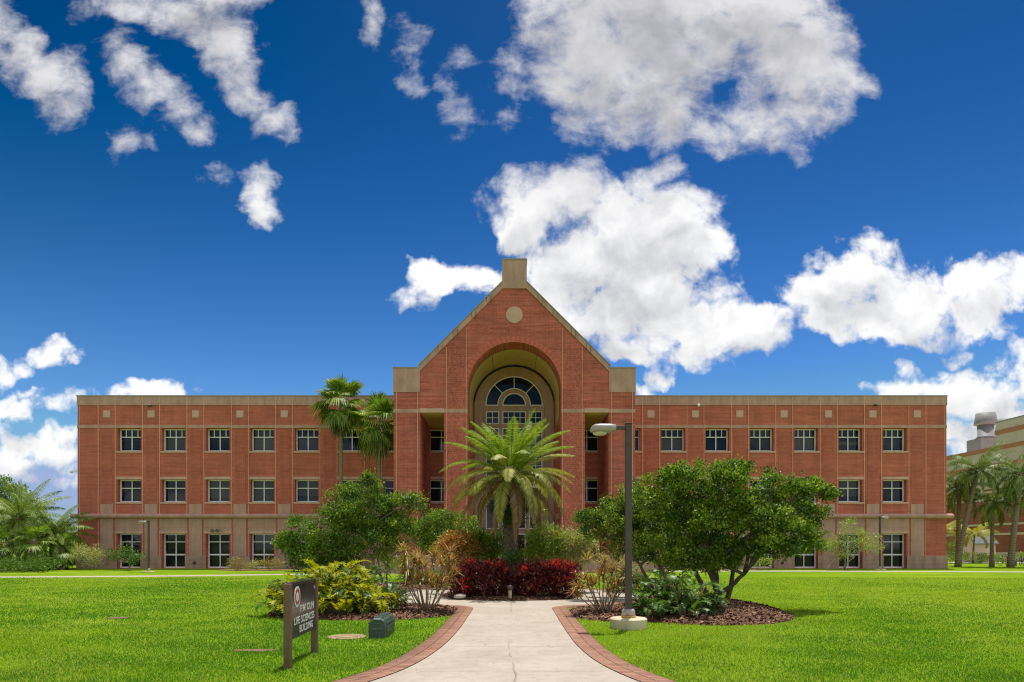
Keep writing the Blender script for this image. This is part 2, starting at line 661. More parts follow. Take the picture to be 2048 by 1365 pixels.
M = {}
M['brick'] = mat_brick('brick', (.60, .148, .098), (.50, .115, .074), (.56, .21, .15))
M['brick_gable'] = mat_brick('brick_gable', (.61, .138, .100), (.45, .094, .068), (.58, .22, .17), streak=.36)
M['brick_pattern'] = mat_brick('brick_pattern', (.62, .15, .105), (.34, .078, .056), (.55, .20, .15), bw=.105, rh=.15, streak=.15)
M['tan'] = mat_stone('tan_stone', (.55, .325, .26))
M['tan_light'] = mat_stone('tan_stone_light', (.66, .41, .32))
M['base_stone'] = mat_stone('base_stone', (.49, .305, .24), stain=.3)
M['plaster'] = mat_stone('plaster', (.70, .50, .24), var=.06, stain=.06)
M['joint'] = mat_plain('joint_sealant', (.80, .40, .28), .8, .1)
M['white'] = mat_plain('white_frame', (.88, .84, .86), .45, .05)
M['glass'] = mat_glass('window_glass')
M['glass_blind'] = mat_glass('window_glass_blind', (.075, .072, .07), .12, True)
M['glass_half'] = mat_glass('window_glass_grey', (.03, .034, .042), .06)
M['dark_red'] = mat_glass('window_glass_warm', (.022, .010, .008), .06)
M['dark'] = mat_plain('dark_void', (.012, .011, .010), .7)
M['roof'] = mat_plain('roof_felt', (.30, .29, .27), .9)
M['metal_dark'] = mat_plain('dark_metal', (.085, .072, .062), .5, .2, 20, .3)
M['metal_grey'] = mat_plain('grey_metal', (.36, .33, .31), .4, .14, 12, .35)
M['lens'] = mat_plain('lamp_lens', (.55, .52, .36), .25, .06)
M['concrete'] = mat_stone('base_concrete', (.66, .54, .37), 3.0, .1, .18)
M['cream'] = mat_stone('cream_wall', (.84, .65, .55), .5, .08, .1)
M['terracotta'] = mat_plain('terracotta_band', (.62, .24, .13), .8)
M['brick_far'] = mat_brick('brick_far', (.50, .135, .10), (.42, .11, .08), (.46, .18, .14))
M['bark'] = mat_plain('bark', (.16, .12, .085), .9, .35, 14, 0, .6)
M['bark_light'] = mat_plain('bark_light', (.30, .24, .17), .9, .3, 16, 0, .5)
M['palm_trunk'] = mat_plain('palm_trunk', (.27, .22, .15), .9, .3, 9, 0, .5)
M['stem'] = mat_plain('plant_stem', (.30, .215, .125), .85, .3, 18)


def set_ringed(m, wave_scale):
    """horizontal leaf scar rings for palm trunks"""
    nt = m.node_tree
    b = nt.nodes['Principled BSDF']
    wv = nt.nodes.new('ShaderNodeTexWave')
    wv.bands_direction = 'Z'
    wv.inputs['Scale'].default_value = wave_scale
    wv.inputs['Distortion'].default_value = 2.5
    nt.links.new(objco(nt), wv.inputs['Vector'])
    src = b.inputs['Base Color'].links[0].from_socket
    r = ramp(nt, wv.outputs['Fac'], [(.1, (.62, .60, .55)), (.5, (1.06, 1.04, 1.0))])
    nt.links.new(mixc(nt, 1.0, src, r.outputs[0], 'MULTIPLY'), b.inputs['Base Color'])
    bump(nt, b, wv.outputs['Fac'], .5, .02)


set_ringed(M['palm_trunk'], 2.2)
M['date_trunk'] = mat_plain('date_trunk', (.145, .115, .06), .9, .4, 14, 0, .6)


def mat_lawn():
    m, nt, b = new_mat('lawn')
    pset(b, Roughness=.9)
    b.inputs['Specular IOR Level'].default_value = .0
    co = objco(nt)
    big = nz(nt, objco(nt, (.10, .16, .1)), 1.0, 4, .55)
    mid = nz(nt, objco(nt, (.7, 1.1, 1)), 1.0, 6, .65)
    fin = nz(nt, co, 26, 4, .7)
    c = ramp(nt, big.outputs['Fac'], [(.3, (.12, .225, .012)), (.5, (.17, .28, .014)), (.72, (.27, .35, .03))]).outputs[0]
    c2 = ramp(nt, mid.outputs['Fac'], [(.28, (.66, .74, .7)), (.5, (1, 1, 1)), (.75, (1.3, 1.14, 1.1))]).outputs[0]
    c3 = ramp(nt, fin.outputs['Fac'], [(.3, (.68, .74, .65)), (.7, (1.22, 1.16, 1.2))]).outputs[0]
    c = mixc(nt, 1.0, c, c2, 'MULTIPLY')
    c = mixc(nt, .8, c, c3, 'MULTIPLY')
    nt.links.new(c, b.inputs['Base Color'])
    bump(nt, b, fin.outputs['Fac'], .5, .03)
    return m


M['lawn'] = mat_lawn()
M['soil'] = mat_plain('soil', (.20, .115, .06), .95, .35, 20, 0, .4)


def mat_concrete_path():
    m, nt, b = new_mat('path_concrete')
    pset(b, Roughness=.85)
    b.inputs['Specular IOR Level'].default_value = .25
    co = objco(nt)
    t1 = nz(nt, co, .8, 6, .65)
    t2 = nz(nt, co, 5, 6, .7)
    t3 = nz(nt, co, 60, 3, .6)
    c = ramp(nt, t1.outputs['Fac'], [(.28, (0.372, 0.312, 0.246)), (.5, (0.437, 0.372, 0.302)), (.72, (0.493, 0.432, 0.358))]).outputs[0]
    c = mixc(nt, .8, c, ramp(nt, t2.outputs['Fac'], [(.25, (.80, .78, .74)), (.5, (1, 1, 1)), (.75, (1.06, 1.05, 1.04))]).outputs[0], 'MULTIPLY')
    c = mixc(nt, .7, c, ramp(nt, t3.outputs['Fac'], [(.3, (.88,) * 3), (.7, (1.08,) * 3)]).outputs[0], 'MULTIPLY')
    nt.links.new(c, b.inputs['Base Color'])
    bump(nt, b, t3.outputs['Fac'], .15, .01)
    return m


M['path'] = mat_concrete_path()
M['crack'] = mat_plain('crack_dirt', (.17, .13, .095), .95)
M['crack_soft'] = mat_plain('joint_dirt', (.33, .28, .22), .95)


def mat_paver():
    m, nt, b = new_mat('brick_paver')
    pset(b, Roughness=.85)
    b.inputs['Specular IOR Level'].default_value = .25
    uv = nt.nodes.new('ShaderNodeTexCoord').outputs['UV']
    br = nt.nodes.new('ShaderNodeTexBrick')
    br.offset = 0.0
    nt.links.new(uv, br.inputs['Vector'])
    br.inputs['Color1'].default_value = (.40, .215, .145, 1)
    br.inputs['Color2'].default_value = (.31, .15, .10, 1)
    br.inputs['Mortar'].default_value = (.10, .06, .04, 1)
    br.inputs['Scale'].default_value = 1.0
    br.inputs['Mortar Size'].default_value = .0085
    br.inputs['Brick Width'].default_value = .105
    br.inputs['Row Height'].default_value = .21
    t = nz(nt, objco(nt), 2.5, 6, .65)
    c = mixc(nt, 1.0, br.outputs['Color'], ramp(nt, t.outputs['Fac'], [(.3, (.78, .76, .74)), (.7, (1.16, 1.14, 1.12))]).outputs[0], 'MULTIPLY')
    nt.links.new(c, b.inputs['Base Color'])
    bump(nt, b, br.outputs['Fac'], -.5, .01)
    return m


M['paver'] = mat_paver()
M['mulch'] = mat_plain('mulch', (.115, .058, .036), .95, .5, 22, 0, .8, .2, 8)
M['chips'] = mat_leaf('mulch_chips', [(.07, .034, .022), (.17, .085, .05), (.28, .155, .09), (.12, .06, .038), (.44, .28, .185)], .9, 0, .2)

# foliage
M['lf_tree'] = mat_leaf('leaf_ligustrum', [(.06, .115, .010), (.12, .22, .016), (.18, .29, .02), (.25, .35, .03), (.09, .17, .012)], .45, .36, .4)
M['lf_sun'] = mat_leaf('leaf_sunlit_tone', [(.13, .24, .014), (.20, .31, .02), (.28, .38, .035), (.36, .42, .06)], .5, .36, .35)  # lighter tree leaf: sunlit highlights put into the colour of random tufts
M['lf_deep'] = mat_leaf('leaf_deep', [(.03, .075, .012), (.05, .11, .016), (.075, .15, .02), (.04, .09, .014)], .45, .26, .4)
M['lf_dark'] = mat_leaf('leaf_dark', [(.04, .09, .012), (.08, .165, .02), (.12, .22, .03), (.17, .27, .045), (.055, .125, .015)], .50, .32, .35)
M['lf_lime'] = mat_leaf('leaf_lime', [(.14, .20, .006), (.36, .37, .006), (.52, .50, .010), (.25, .29, .008), (.44, .44, .008)], .55, .38, .2, (1.25, 1.15, .4))
M['lf_philo'] = mat_leaf('leaf_philodendron', [(.03, .075, .012), (.06, .125, .018), (.11, .19, .026), (.04, .095, .016)], .42, .22, .4)
M['lf_bright'] = mat_leaf('leaf_bright', [(.19, .31, .03), (.30, .42, .05), (.42, .49, .08), (.15, .25, .03)], .45, .3)
M['lf_pale'] = mat_leaf('leaf_pale', [(.30, .36, .08), (.46, .48, .14), (.56, .54, .24), (.22, .29, .07), (.46, .36, .18)], .5, .3)
M['lf_red'] = mat_leaf('leaf_red', [(.06, .010, .018), (.11, .014, .024), (.19, .02, .028), (.045, .012, .015), (.24, .018, .024), (.12, .12, .022)], .45, .2, .4, (1.4, .7, .7))
M['lf_scarlet'] = mat_leaf('leaf_scarlet', [(.50, .020, .018), (.72, .045, .03), (.38, .014, .018), (.78, .12, .03)], .35, .3, .5, (1.3, .8, .8))
M['lf_orange'] = mat_leaf('leaf_orange', [(.46, .19, .03), (.58, .32, .05), (.32, .25, .05), (.50, .12, .04), (.44, .40, .07)], .45, .3, .5, (1.2, 1.0, .6))
M['lf_drac'] = mat_leaf('leaf_dracaena', [(.30, .27, .05), (.44, .28, .07), (.48, .18, .07), (.34, .34, .07), (.55, .38, .14), (.22, .26, .05)], .45, .25, .5, (1.2, 1.0, .6))
M['lf_brown'] = mat_leaf('leaf_brown', [(.13, .08, .035), (.20, .12, .05), (.26, .16, .07), (.10, .06, .03)], .6, .2, .4, (1.1, 1, .8))
M['lf_autumn'] = mat_leaf('leaf_bronze', [(.26, .23, .05), (.36, .24, .07), (.40, .18, .07), (.21, .24, .05), (.32, .30, .08)], .5, .25)
M['flower'] = mat_leaf('flower_red', [(.62, .05, .03), (.75, .11, .05), (.55, .03, .03)], .5, .25, .4, (1.2, .9, .9))
M['fr_young'] = mat_leaf('frond_young', [(.17, .26, .020), (.25, .34, .028), (.34, .42, .045), (.13, .21, .018)], .5, .32, .3)
M['fr_old'] = mat_leaf('frond_old', [(.22, .25, .03), (.36, .35, .055), (.45, .41, .10), (.15, .19, .03)], .5, .3, .3)
M['fr_dry'] = mat_leaf('frond_dry', [(.27, .16, .075), (.36, .22, .11), (.22, .12, .055), (.50, .35, .20)], .6, .25, .3, (1.1, 1, .8))
M['fr_fan'] = mat_leaf('frond_fan', [(.085, .17, .020), (.15, .25, .030), (.25, .33, .055), (.38, .41, .12)], .5, .28, .35)
M['fr_queen'] = mat_leaf('frond_queen', [(.065, .125, .022), (.115, .19, .034), (.19, .25, .055), (.33, .33, .12)], .5, .25, .35)
M['fr_yellow'] = mat_leaf('frond_yellow', [(.40, .36, .04), (.50, .42, .06), (.28, .30, .04)], .5, .35)
M['grass_dry'] = mat_leaf('grass_blades_pale', [(.38, .52, .05), (.50, .58, .08), (.30, .48, .03), (.54, .55, .14)], .6, .4, .2, (1.15, 1.1, .7))
M['grass_dark'] = mat_leaf('grass_blades_dark', [(.07, .22, .010), (.11, .28, .012), (.16, .34, .018), (.09, .25, .012)], .6, .4, .2, (1.15, 1.15, .6))
M['grass'] = mat_leaf('grass_blades', [(.20, .38, .014), (.28, .45, .016), (.36, .51, .024), (.49, .56, .06), (.23, .41, .014)], .6, .4, .2, (1.15, 1.15, .6))

# ------------------------------------------------------------------ ground
rng = np.random.default_rng(7)
random.seed(7)


def struct(o):
    o['kind'] = 'structure'
    return o


# lawn: one sheet to the horizon, gently rolling in the near part
def lawn_z(x, y):
    return 0.0 * x


mb = MB()
mb.face([(-1500, -300, 0), (1500, -300, 0), (1500, 2000, 0), (-1500, 2000, 0)])
struct(mb.build('lawn', M['lawn']))

# walk: straight piece, fillets and a ring round the planter
RC, RI, RO, BW = 24.0, 2.50, 4.50, .42
ZP = .012


def fillet_side(near, x0, rf=1.2):
    """outer edge of the concrete on the left side (x negative): near points, fillet, ring, rear fillet, back walk"""
    pts = list(near)
    cx = -(x0 + rf)
    dist = RO + rf
    dy = math.sqrt(dist * dist - cx * cx)
    cy = RC - dy
    a_end = math.atan2(RC - cy, -cx)          # direction from fillet centre to ring centre
    for k in range(0, 13):
        a = a_end * k / 12
        pts.append((cx + rf * math.cos(a), cy + rf * math.sin(a)))
    r0 = math.atan2(cy - RC, cx)              # ring angle at tangent point (negative, left-down)
    r0 = r0 if r0 > 0 else r0 + 2 * PI
    r1 = 2 * PI - r0
    for k in range(1, 60):
        a = r0 + (r1 - r0) * k / 60
        pts.append((RO * math.cos(a), RC + RO * math.sin(a)))
    cy2 = RC + dy
    for k in range(0, 13):
        a = -a_end + a_end * k / 12
        pts.append((cx + rf * math.cos(a), cy2 + rf * math.sin(a)))
    pts.append((-x0, 40.0))
    pts.append((-x0, 48.3))
    return pts


def dense(pts, step=.25):
    out = []
    for a, b in zip(pts[:-1], pts[1:]):
        n = max(1, int(math.dist(a, b) / step))
        for k in range(n):
            out.append((a[0] + (b[0] - a[0]) * k / n, a[1] + (b[1] - a[1]) * k / n))
    out.append(pts[-1])
    return out


def catmull(pts, n=8):
    out = []
    q = [pts[0]] + list(pts) + [pts[-1]]
    for i in range(1, len(q) - 2):
        for k in range(n):
            t = k / n
            r = []
            for c in range(2):
                p0, p1, p2, p3 = q[i - 1][c], q[i][c], q[i + 1][c], q[i + 2][c]
                r.append(.5 * (2 * p1 + (p2 - p0) * t + (2 * p0 - 5 * p1 + 4 * p2 - p3) * t * t + (3 * p1 - p0 - 3 * p2 + p3) * t ** 3))
            out.append(tuple(r))
    out.append(pts[-1])
    return out


nearL = catmull([(-5.0, 4.0), (-3.5, 5.6), (-2.45, 7.1), (-1.77, 8.6), (-1.44, 9.65), (-1.24, 11.0), (-1.13, 12.6), (-1.08, 14.5), (-1.07, 16.5)])
nearR = catmull([(-4.6, 4.0), (-3.2, 5.6), (-2.2, 7.1), (-1.59, 8.6), (-1.26, 10.0), (-1.12, 11.7), (-1.09, 13.5), (-1.09, 15.7), (-1.10, 17.0)])
EL = dense(fillet_side(nearL, 1.07))
ER = [(-x, y) for x, y in dense(fillet_side(nearR, 1.10))]
outer = EL + ER[::-1]
hole = [(RI * math.cos(2 * PI * k / 64), RC + RI * math.sin(2 * PI * k / 64)) for k in range(64)]
loops = [[Vector((x, y, 0)) for x, y in outer], [Vector((x, y, 0)) for x, y in hole]]
tris = tessellate_polygon(loops)
allp = outer + hole
mb = MB()
for t in tris:
    q = [allp[i] for i in t]
    ar = (q[1][0] - q[0][0]) * (q[2][1] - q[0][1]) - (q[2][0] - q[0][0]) * (q[1][1] - q[0][1])
    if ar < 0:
        q = q[::-1]
    mb.face([(x, y, ZP) for x, y in q])
# control joints and the long crack down the middle


def ribbon(mb, pts, w, z, m):
    for a, b in zip(pts[:-1], pts[1:]):
        d = Vector((b[0] - a[0], b[1] - a[1]))
        if d.length < 1e-6:
            continue
        n = Vector((-d.y, d.x)).normalized() * w / 2
        mb.face([(a[0] - n.x, a[1] - n.y, z), (a[0] + n.x, a[1] + n.y, z), (b[0] + n.x, b[1] + n.y, z), (b[0] - n.x, b[1] - n.y, z)][::-1], m)


cr = []
yy_, xx_ = 4.2, 0.0
while yy_ < 13.2:
    cr.append((xx_, yy_))
    yy_ += random.uniform(.05, .16)
    xx_ += random.uniform(-.022, .022) - xx_ * .06
for i0 in range(0, len(cr) - 6, 9):
    ribbon(mb, cr[i0:i0 + random.choice((5, 7, 8, 10))], random.choice((.004, .006, .008)), ZP + .004, random.choice((1, 2, 2)))
ribbon(mb, [(x + .01, y) for x, y in cr[20:60:2]], .03, ZP + .003, 2)
cr2 = [(-.02 + random.uniform(-.03, .03), y) for y in np.arange(17.6, 21.4, .14)]
ribbon(mb, cr2, .010, ZP + .004, 2)
for yj in (7.0, 9.3, 11.6, 13.9, 16.2, 18.6):
    wj = 1.0 if yj > 10.5 else 1.25
    ribbon(mb, [(-wj, yj), (wj, yj)], .010, ZP + .005, 2)
ribbon(mb, [(-1.5, 17.55), (-.5, 17.5), (.5, 17.5), (1.5, 17.6)], .012, ZP + .004, 2)
pathway = struct(mb.build('path', [M['path'], M['crack'], M['crack_soft']]))


def border(name, pts, w, z0, side):
    """soldier course of brick pavers along a line; UV follows the line"""
    n = len(pts)
    v, uv, q = [], [], []
    s = 0
    for i, p in enumerate(pts):
        a, b = pts[max(0, i - 1)], pts[min(n - 1, i + 1)]
        d = Vector((b[0] - a[0], b[1] - a[1])).normalized()
        nn = Vector((-d.y, d.x)) * side
        if i:
            s += math.dist(pts[i - 1], p)
        v += [(p[0], p[1], z0), (p[0] + nn.x * w, p[1] + nn.y * w, z0), (p[0] + nn.x * w, p[1] + nn.y * w, -.05)]
        uv += [(s, 0), (s, w), (s, w + .05)]
    for i in range(n - 1):
        a = i * 3
        b = a + 3
        q += [(a, b, b + 1, a + 1), (a + 1, b + 1, b + 2, a + 2)]
    return struct(arr_mesh(name, v, q, M['paver'], uvs=uv))


border('path_brick_edging', EL, BW, .022, 1)
border('path_brick_edging', ER, BW, .022, -1)
border('planter_brick_edging', [(RI * math.cos(2 * PI * k / 96), RC + RI * math.sin(2 * PI * k / 96)) for k in range(97)], .21, .03, 1)

# sidewalk in front of the building, slightly curved
sw = [(-75, 34.0), (-40, 37.6), (-28.5, 38.8), (-20.5, 40.2), (-14.5, 42.4), (-7, 45.0), (0, 46.3), (8.0, 47.4), (13.5, 48.4), (24, 48.2), (36, 46.6), (60, 43.5), (90, 39)]
sw = catmull(sw, 6)
mb = MB()
ribbon(mb, sw, 1.9, .008, 0)
struct(mb.build('sidewalk', M['path']))
mb = MB()
mb.box(-90, -35.6, 53.0, 54.6, -.05, .010)
mb.box(-90, -80, 20, 53.0, -.05, .010)
struct(mb.build('side_path', M['path']))
mb = MB()
mb.box(38, 110, 72.5, 78.5, -.05, .010)
struct(mb.build('rear_pavement', M['path']))


# mulch beds
def ell(x, y, cx, cy, rx, ry):
    return 1 - np.sqrt(((x - cx) / rx) ** 2 + ((y - cy) / ry) ** 2)


def ring_out(x, y):
    return (np.hypot(x, y - RC) - (RO + BW)) / 1.0


def path_out(x, y):
    return (np.abs(x) - (1.09 + BW)) / 1.0


def bed_left(x, y):
    e = np.maximum(ell(x, y, -3.5, 17.9, 2.25, 2.15) * 2.0, ell(x, y, -4.7, 18.2, 1.6, 2.3) * 2)
    return np.minimum(np.minimum(e, ring_out(x, y)), path_out(x, y)), .10


def bed_right(x, y):
    a = ell(x, y, 2.9, 17.3, 1.7, 2.0) * 1.8
    b = ell(x, y, 4.55, 17.5, 2.45, 2.75) * 2.4
    c = ell(x, y, 5.2, 20.6, 1.8, 2.6) * 1.8
    e = np.maximum(np.maximum(a, b), c)
    return np.minimum(np.minimum(e, ring_out(x, y)), path_out(x, y)), .10


def bed_rear_left(x, y):
    return np.minimum(ell(x, y, -6.6, 29.0, 3.6, 3.4) * 3, ring_out(x, y)), .08


def bed_planter(x, y):
    return (RI - .005 - np.hypot(x, y - RC)) * 1.0, .10


def bed_height(fn, x, y):
    f, h = fn(x, y)
    g = np.clip(f, -.2, 1.2)
    base = np.where(g > 0, h * (1 - np.exp(-np.maximum(g, 0) * 5)), g * .5)
    if fn is bed_right:
        m = np.clip(ell(x, y, 4.9, 17.9, 2.3, 2.6), 0, 1)
        base = base + np.where(g > 0, .26 * np.sin(m * PI / 2) ** 1.2, 0)
    return base


beds = []


def make_bed(fn, x0, x1, y0, y1, name='mulch_bed', step=.07):
    xs = np.arange(x0, x1, step)
    ys = np.arange(y0, y1, step)
    X, Y = np.meshgrid(xs, ys)
    Z = bed_height(fn, X, Y)
    Z = Z + np.where(Z > .01, rng.normal(0, .010, Z.shape), 0)
    n, m = X.shape
    idx = np.arange(n * m).reshape(n, m)
    q = np.stack([idx[:-1, :-1], idx[:-1, 1:], idx[1:, 1:], idx[1:, :-1]], -1).reshape(-1, 4)
    zf = Z.ravel()
    keep = (zf[q].max(1) > -.03)
    o = struct(arr_mesh(name, np.stack([X.ravel(), Y.ravel(), zf], 1), q[keep], M['mulch'], smooth=True))
    beds.append((fn, x0, x1, y0, y1))
    return o


make_bed(bed_left, -7.2, -1.4, 15.2, 21.0)
make_bed(bed_right, 1.4, 7.6, 14.3, 23.5)
make_bed(bed_rear_left, -10.5, -2.5, 25.0, 33.0, step=.12)
make_bed(bed_planter, -2.7, 2.7, RC - 2.7, RC + 2.7)

# chips on the beds
cv, cq = [], []
for fn, x0, x1, y0, y1 in beds:
    n = {bed_left: 5200, bed_right: 9000, bed_rear_left: 2200, bed_planter: 3200}[fn]
    x = rng.uniform(x0, x1, n * 2)
    y = rng.uniform(y0, y1, n * 2)
    z = bed_height(fn, x, y)
    k = z > .004
    x, y, z = x[k], y[k], z[k]
    a = rng.uniform(0, 2 * PI, len(x))
    l = rng.uniform(.02, .055, len(x))
    w = rng.uniform(.008, .02, len(x))
    t1, t2 = rng.normal(0, .35, len(x)), rng.normal(0, .5, len(x))
    ca, sa = np.cos(a), np.sin(a)
    base = sum(len(c) for c in cv)
    pts = []
    for sl, sw_ in ((-1, -1), (1, -1), (1, 1), (-1, 1)):
        pts.append(np.stack([x + ca * l * sl - sa * w * sw_, y + sa * l * sl + ca * w * sw_, z + .014 + t1 * l * sl + t2 * w * sw_], 1))
    V = np.stack(pts, 1).reshape(-1, 3)
    cv.append(V)
    cq.append(np.arange(len(V)).reshape(-1, 4) + base)
tag(arr_mesh('mulch_chips', np.concatenate(cv), np.concatenate(cq), M['chips']), 'brown bark chips scattered over the planting beds', 'mulch', kind='stuff')

# red mulch along the foot of the building, left
mb = MB()
for cx, cy, rx, ry in ((-18.9, 50.6, 2.9, 1.15), (14.5, 51.3, 4.2, 1.0), (-11, 51, 5, 1.0)):
    ring = [(cx + rx * math.cos(a), cy + ry * math.sin(a), .03) for a in [2 * PI * k / 40 for k in range(40)]]
    mb.face(ring)
    mb.loft([[(p[0], p[1], -.02) for p in ring], ring], 0, caps=False)
struct(mb.build('foundation_bed', mat_plain('red_mulch', (.30, .155, .10), .95, .3, 12)))

# bare patches in the grass
for nm, cx, cy, rx, ry, mt in (('bare_soil', -4.2, 11.15, .36, .15, M['soil']), ('bare_soil', -9.4, 16.3, .26, .24, M['soil'])):
    mb = MB()
    ring = [(cx + rx * math.cos(a) * (1 + .12 * math.sin(3 * a)), cy + ry * math.sin(a) * (1 + .15 * math.cos(2 * a)), .02) for a in [2 * PI * k / 28 for k in range(28)]]
    mb.face(ring)
    mb.loft([[(p[0], p[1], -.02) for p in ring], ring], 0, caps=False)
    struct(mb.build(nm, mt))

# ------------------------------------------------------------------ the building
D1, D2 = 54.6, 48.4            # wing wall plane, gable plane
XC = .17                       # middle of the gable
bld = empty('brick_building', (0, D1, 0), 'three-storey red brick college building with a tall central gable and arched entrance', 'building')
BO = (0, D1, 0)
PITCH = 3.548
WX = [-30.62 + PITCH * k for k in range(7)]
PX = [-32.4 + PITCH * k for k in range(7)]
WALLX = WX + [-x for x in WX]
PIERX = PX + [-x for x in PX]
ZT = 13.78
holes = []
for x in WALLX:
    holes.append((x - .94, x + .94, 9.39, 11.22))
    holes.append((x - .94, x + .94, 5.31, 7.12))
    if abs(x) > 9.5:
        holes.append((x - .94, x + .94, .03, 2.78))
LOGX = (XC - 5.86, XC + 5.86)
for x in LOGX:
    holes.append((x - .94, x + .94, 9.39, 11.16))
    holes.append((x - .94, x + .94, 5.31, 7.12))
# the outermost wing window and the pavilion's end wall meet: clip its opening there


def holed_wall(mb, x0, x1, z0, z1, y, hs, depth, m=0):
    xs = sorted(set([x0, x1] + [h[0] for h in hs] + [h[1] for h in hs]))
    zs = sorted(set([z0, z1] + [h[2] for h in hs] + [h[3] for h in hs]))
    xs = [v for v in xs if x0 <= v <= x1]
    zs = [v for v in zs if z0 <= v <= z1]
    for a, b in zip(xs[:-1], xs[1:]):
        cx = (a + b) / 2
        col = [h for h in hs if h[0] < cx < h[1]]
        run = None
        for c, d in zip(zs[:-1], zs[1:]):
            cz = (c + d) / 2
            solid = not any(h[2] < cz < h[3] for h in col)
            if solid:
                run = [c, d] if run is None else [run[0], d]
            if (not solid or d == zs[-1]) and run:
                mb.face([(a, y, run[0]), (b, y, run[0]), (b, y, run[1]), (a, y, run[1])], m)
                run = None
    for h in hs:
        a, b, c, d = h
        mb.face([(a, y, c), (a, y, d), (a, y + depth, d), (a, y + depth, c)], m)
        mb.face([(b, y, c), (b, y + depth, c), (b, y + depth, d), (b, y, d)], m)
        mb.face([(a, y, d), (b, y, d), (b, y + depth, d), (a, y + depth, d)], m)
        mb.face([(a, y, c), (a, y + depth, c), (b, y + depth, c), (b, y, c)], m)


mb = MB()
holed_wall(mb, -34.75, 34.75, -.05, 13.4, D1, holes, .5)
for sx in (-1, 1):
    x = 34.75 * sx
    mb.face([(x, D1, -.05), (x, D1 + 24, -.05), (x, D1 + 24, 13.4), (x, D1, 13.4)])
mb.face([(-34.75, D1 + 24, -.05), (34.75, D1 + 24, -.05), (34.75, D1 + 24, 13.4), (-34.75, D1 + 24, 13.4)])
mb.build('wall', M['brick'], bld, off=BO)

mb = MB()
mb.box(-34.6, 34.6, D1 + .3, D1 + 23.8, 13.0, 13.2)
mb.build('roof', M['roof'], bld, off=BO)

# stone parapet
mb = MB()
for x0, x1 in ((-34.79, XC - 8.56), (XC + 8.56, 34.79)):
    mb.cut()
    mb.box(x0, x1, D1 - .045, D1 + .4, 13.06, ZT)
    mb.box(x0 - .02, x1 + .02, D1 - .08, D1 + .45, ZT, ZT + .07, 1)
for sx in (-1, 1):
    a, b = sorted((34.79 * sx, 34.35 * sx))
    mb.cut()
    mb.box(a, b, D1 + .4, D1 + 24, 13.06, ZT)
mb.build_each('parapet', [M['tan'], M['metal_grey']], bld, off=BO)
# stone string course at the window heads of the top floor
mb = MB()
for x0, x1 in ((-34.775, XC - 8.56), (XC + 8.56, 34.775)):
    mb.cut()
    mb.box(x0, x1, D1 - .03, D1 + .1, 11.24, 11.49)
mb.build_each('stone_band', M['tan'], bld, off=BO)
# projecting bullnose course
mb = MB()
for x0, x1 in ((-35.1, XC - 8.56), (XC + 8.56, 35.1)):
    def prof(x, s):
        return [(x, D1 + .05, 4.0 - s * 0), (x, D1 - .10, 3.99), (x, D1 - .26, 4.03), (x, D1 - .34, 4.12), (x, D1 - .36, 4.2), (x, D1 - .33, 4.29), (x, D1 - .22, 4.36), (x, D1 - .04, 4.39), (x, D1 + .05, 4.39)]
    mb.cut()
    mb.loft([prof(x0, 0), prof(x1, 0)], 0, False)
    xe = x0 if abs(x0) > 30 else x1
    sg = -1 if xe < 0 else 1
    c = [[(xe + sg * (dx - .32), D1 - .02, z) for z in (4.0,)] for dx in (0,)]
    mb.loft([[(xe + sg * .0, D1 - .36 * k, 4.195 + .195 * j) for k, j in ((0, -1), (.7, -.85), (1, 0), (.7, .85), (0, 1))],
             [(xe + sg * .16, D1 - .2 * k, 4.195 + .10 * j) for k, j in ((0, -1), (.7, -.85), (1, 0), (.7, .85), (0, 1))],
             [(xe + sg * .24, D1 - .05 * k, 4.195 + .03 * j) for k, j in ((0, -1), (.7, -.85), (1, 0), (.7, .85), (0, 1))]], 0, True)
for sx in (-1, 1):
    a, b = sorted((34.7 * sx, 35.08 * sx))
    mb.cut()
    mb.box(a, b, D1 + .06, D1 + 24, 4.02, 4.37)
mb.build_each('string_course', M['tan'], bld, off=BO)
# base course
mb = MB()
segs = []
xs = sorted([h for h in holes if h[2] < .1], key=lambda h: h[0])
for side in (-1, 1):
    hs = [h for h in xs if (h[0] < 0) == (side < 0)]
    edge = [-34.81] if side < 0 else [XC + 8.56]
    for h in hs:
        edge += [h[0], h[1]]
    edge += [XC - 8.56] if side < 0 else [34.81]
    for a, b in zip(edge[::2], edge[1::2]):
        mb.cut()
        mb.box(a, b, D1 - .07, D1 + .05, -.05, 1.02)
        for k in range(1, 3):
            mb.box(a - .0005, b + .0005, D1 - .074, D1 - .06, 1.02 * k / 3 - .006, 1.02 * k / 3 + .006, 1)
mb.build_each('base_course', [M['base_stone'], M['soil']], bld, off=BO)

# piers: stone pilaster below, stone block above the course, brick strip and square stone above
pil, blk, sq, strip, jt = MB(), MB(), MB(), MB(), MB()
pil.box(-.52, .52, -.045, .05, 1.02, 4.0)
blk.box(-.5, .5, -.045, .05, 4.385, 5.16)
sq.box(-.285, .285, -.035, .05, 12.07, 12.64)
strip.box(-.42, .42, -.030, .05, 5.16, 10.95)
for k in (-.28, -.14, 0, .14, .28):
    strip.box(k - .012, k + .012, -.034, -.02, 5.2, 10.9, 1)
strip.box(-.45, .45, -.04, .03, 10.95, 11.03)
parts0 = None
for i, x in enumerate(PIERX):
    if parts0 is None:
        parts0 = [pil.build('pilaster', M['tan'], bld, (x, 0, 0)), blk.build('stone_block', M['tan'], bld, (x, 0, 0)),
                  sq.build('stone_square', M['tan_light'], bld, (x, 0, 0)),
                  strip.build('brick_strip', [M['brick'], M['brick_far']], bld, (x, 0, 0))]
    else:
        for p_ in parts0:
            c = p_.copy()
            COL.objects.link(c)
            c.parent = bld
            c.location = (x, 0, 0)
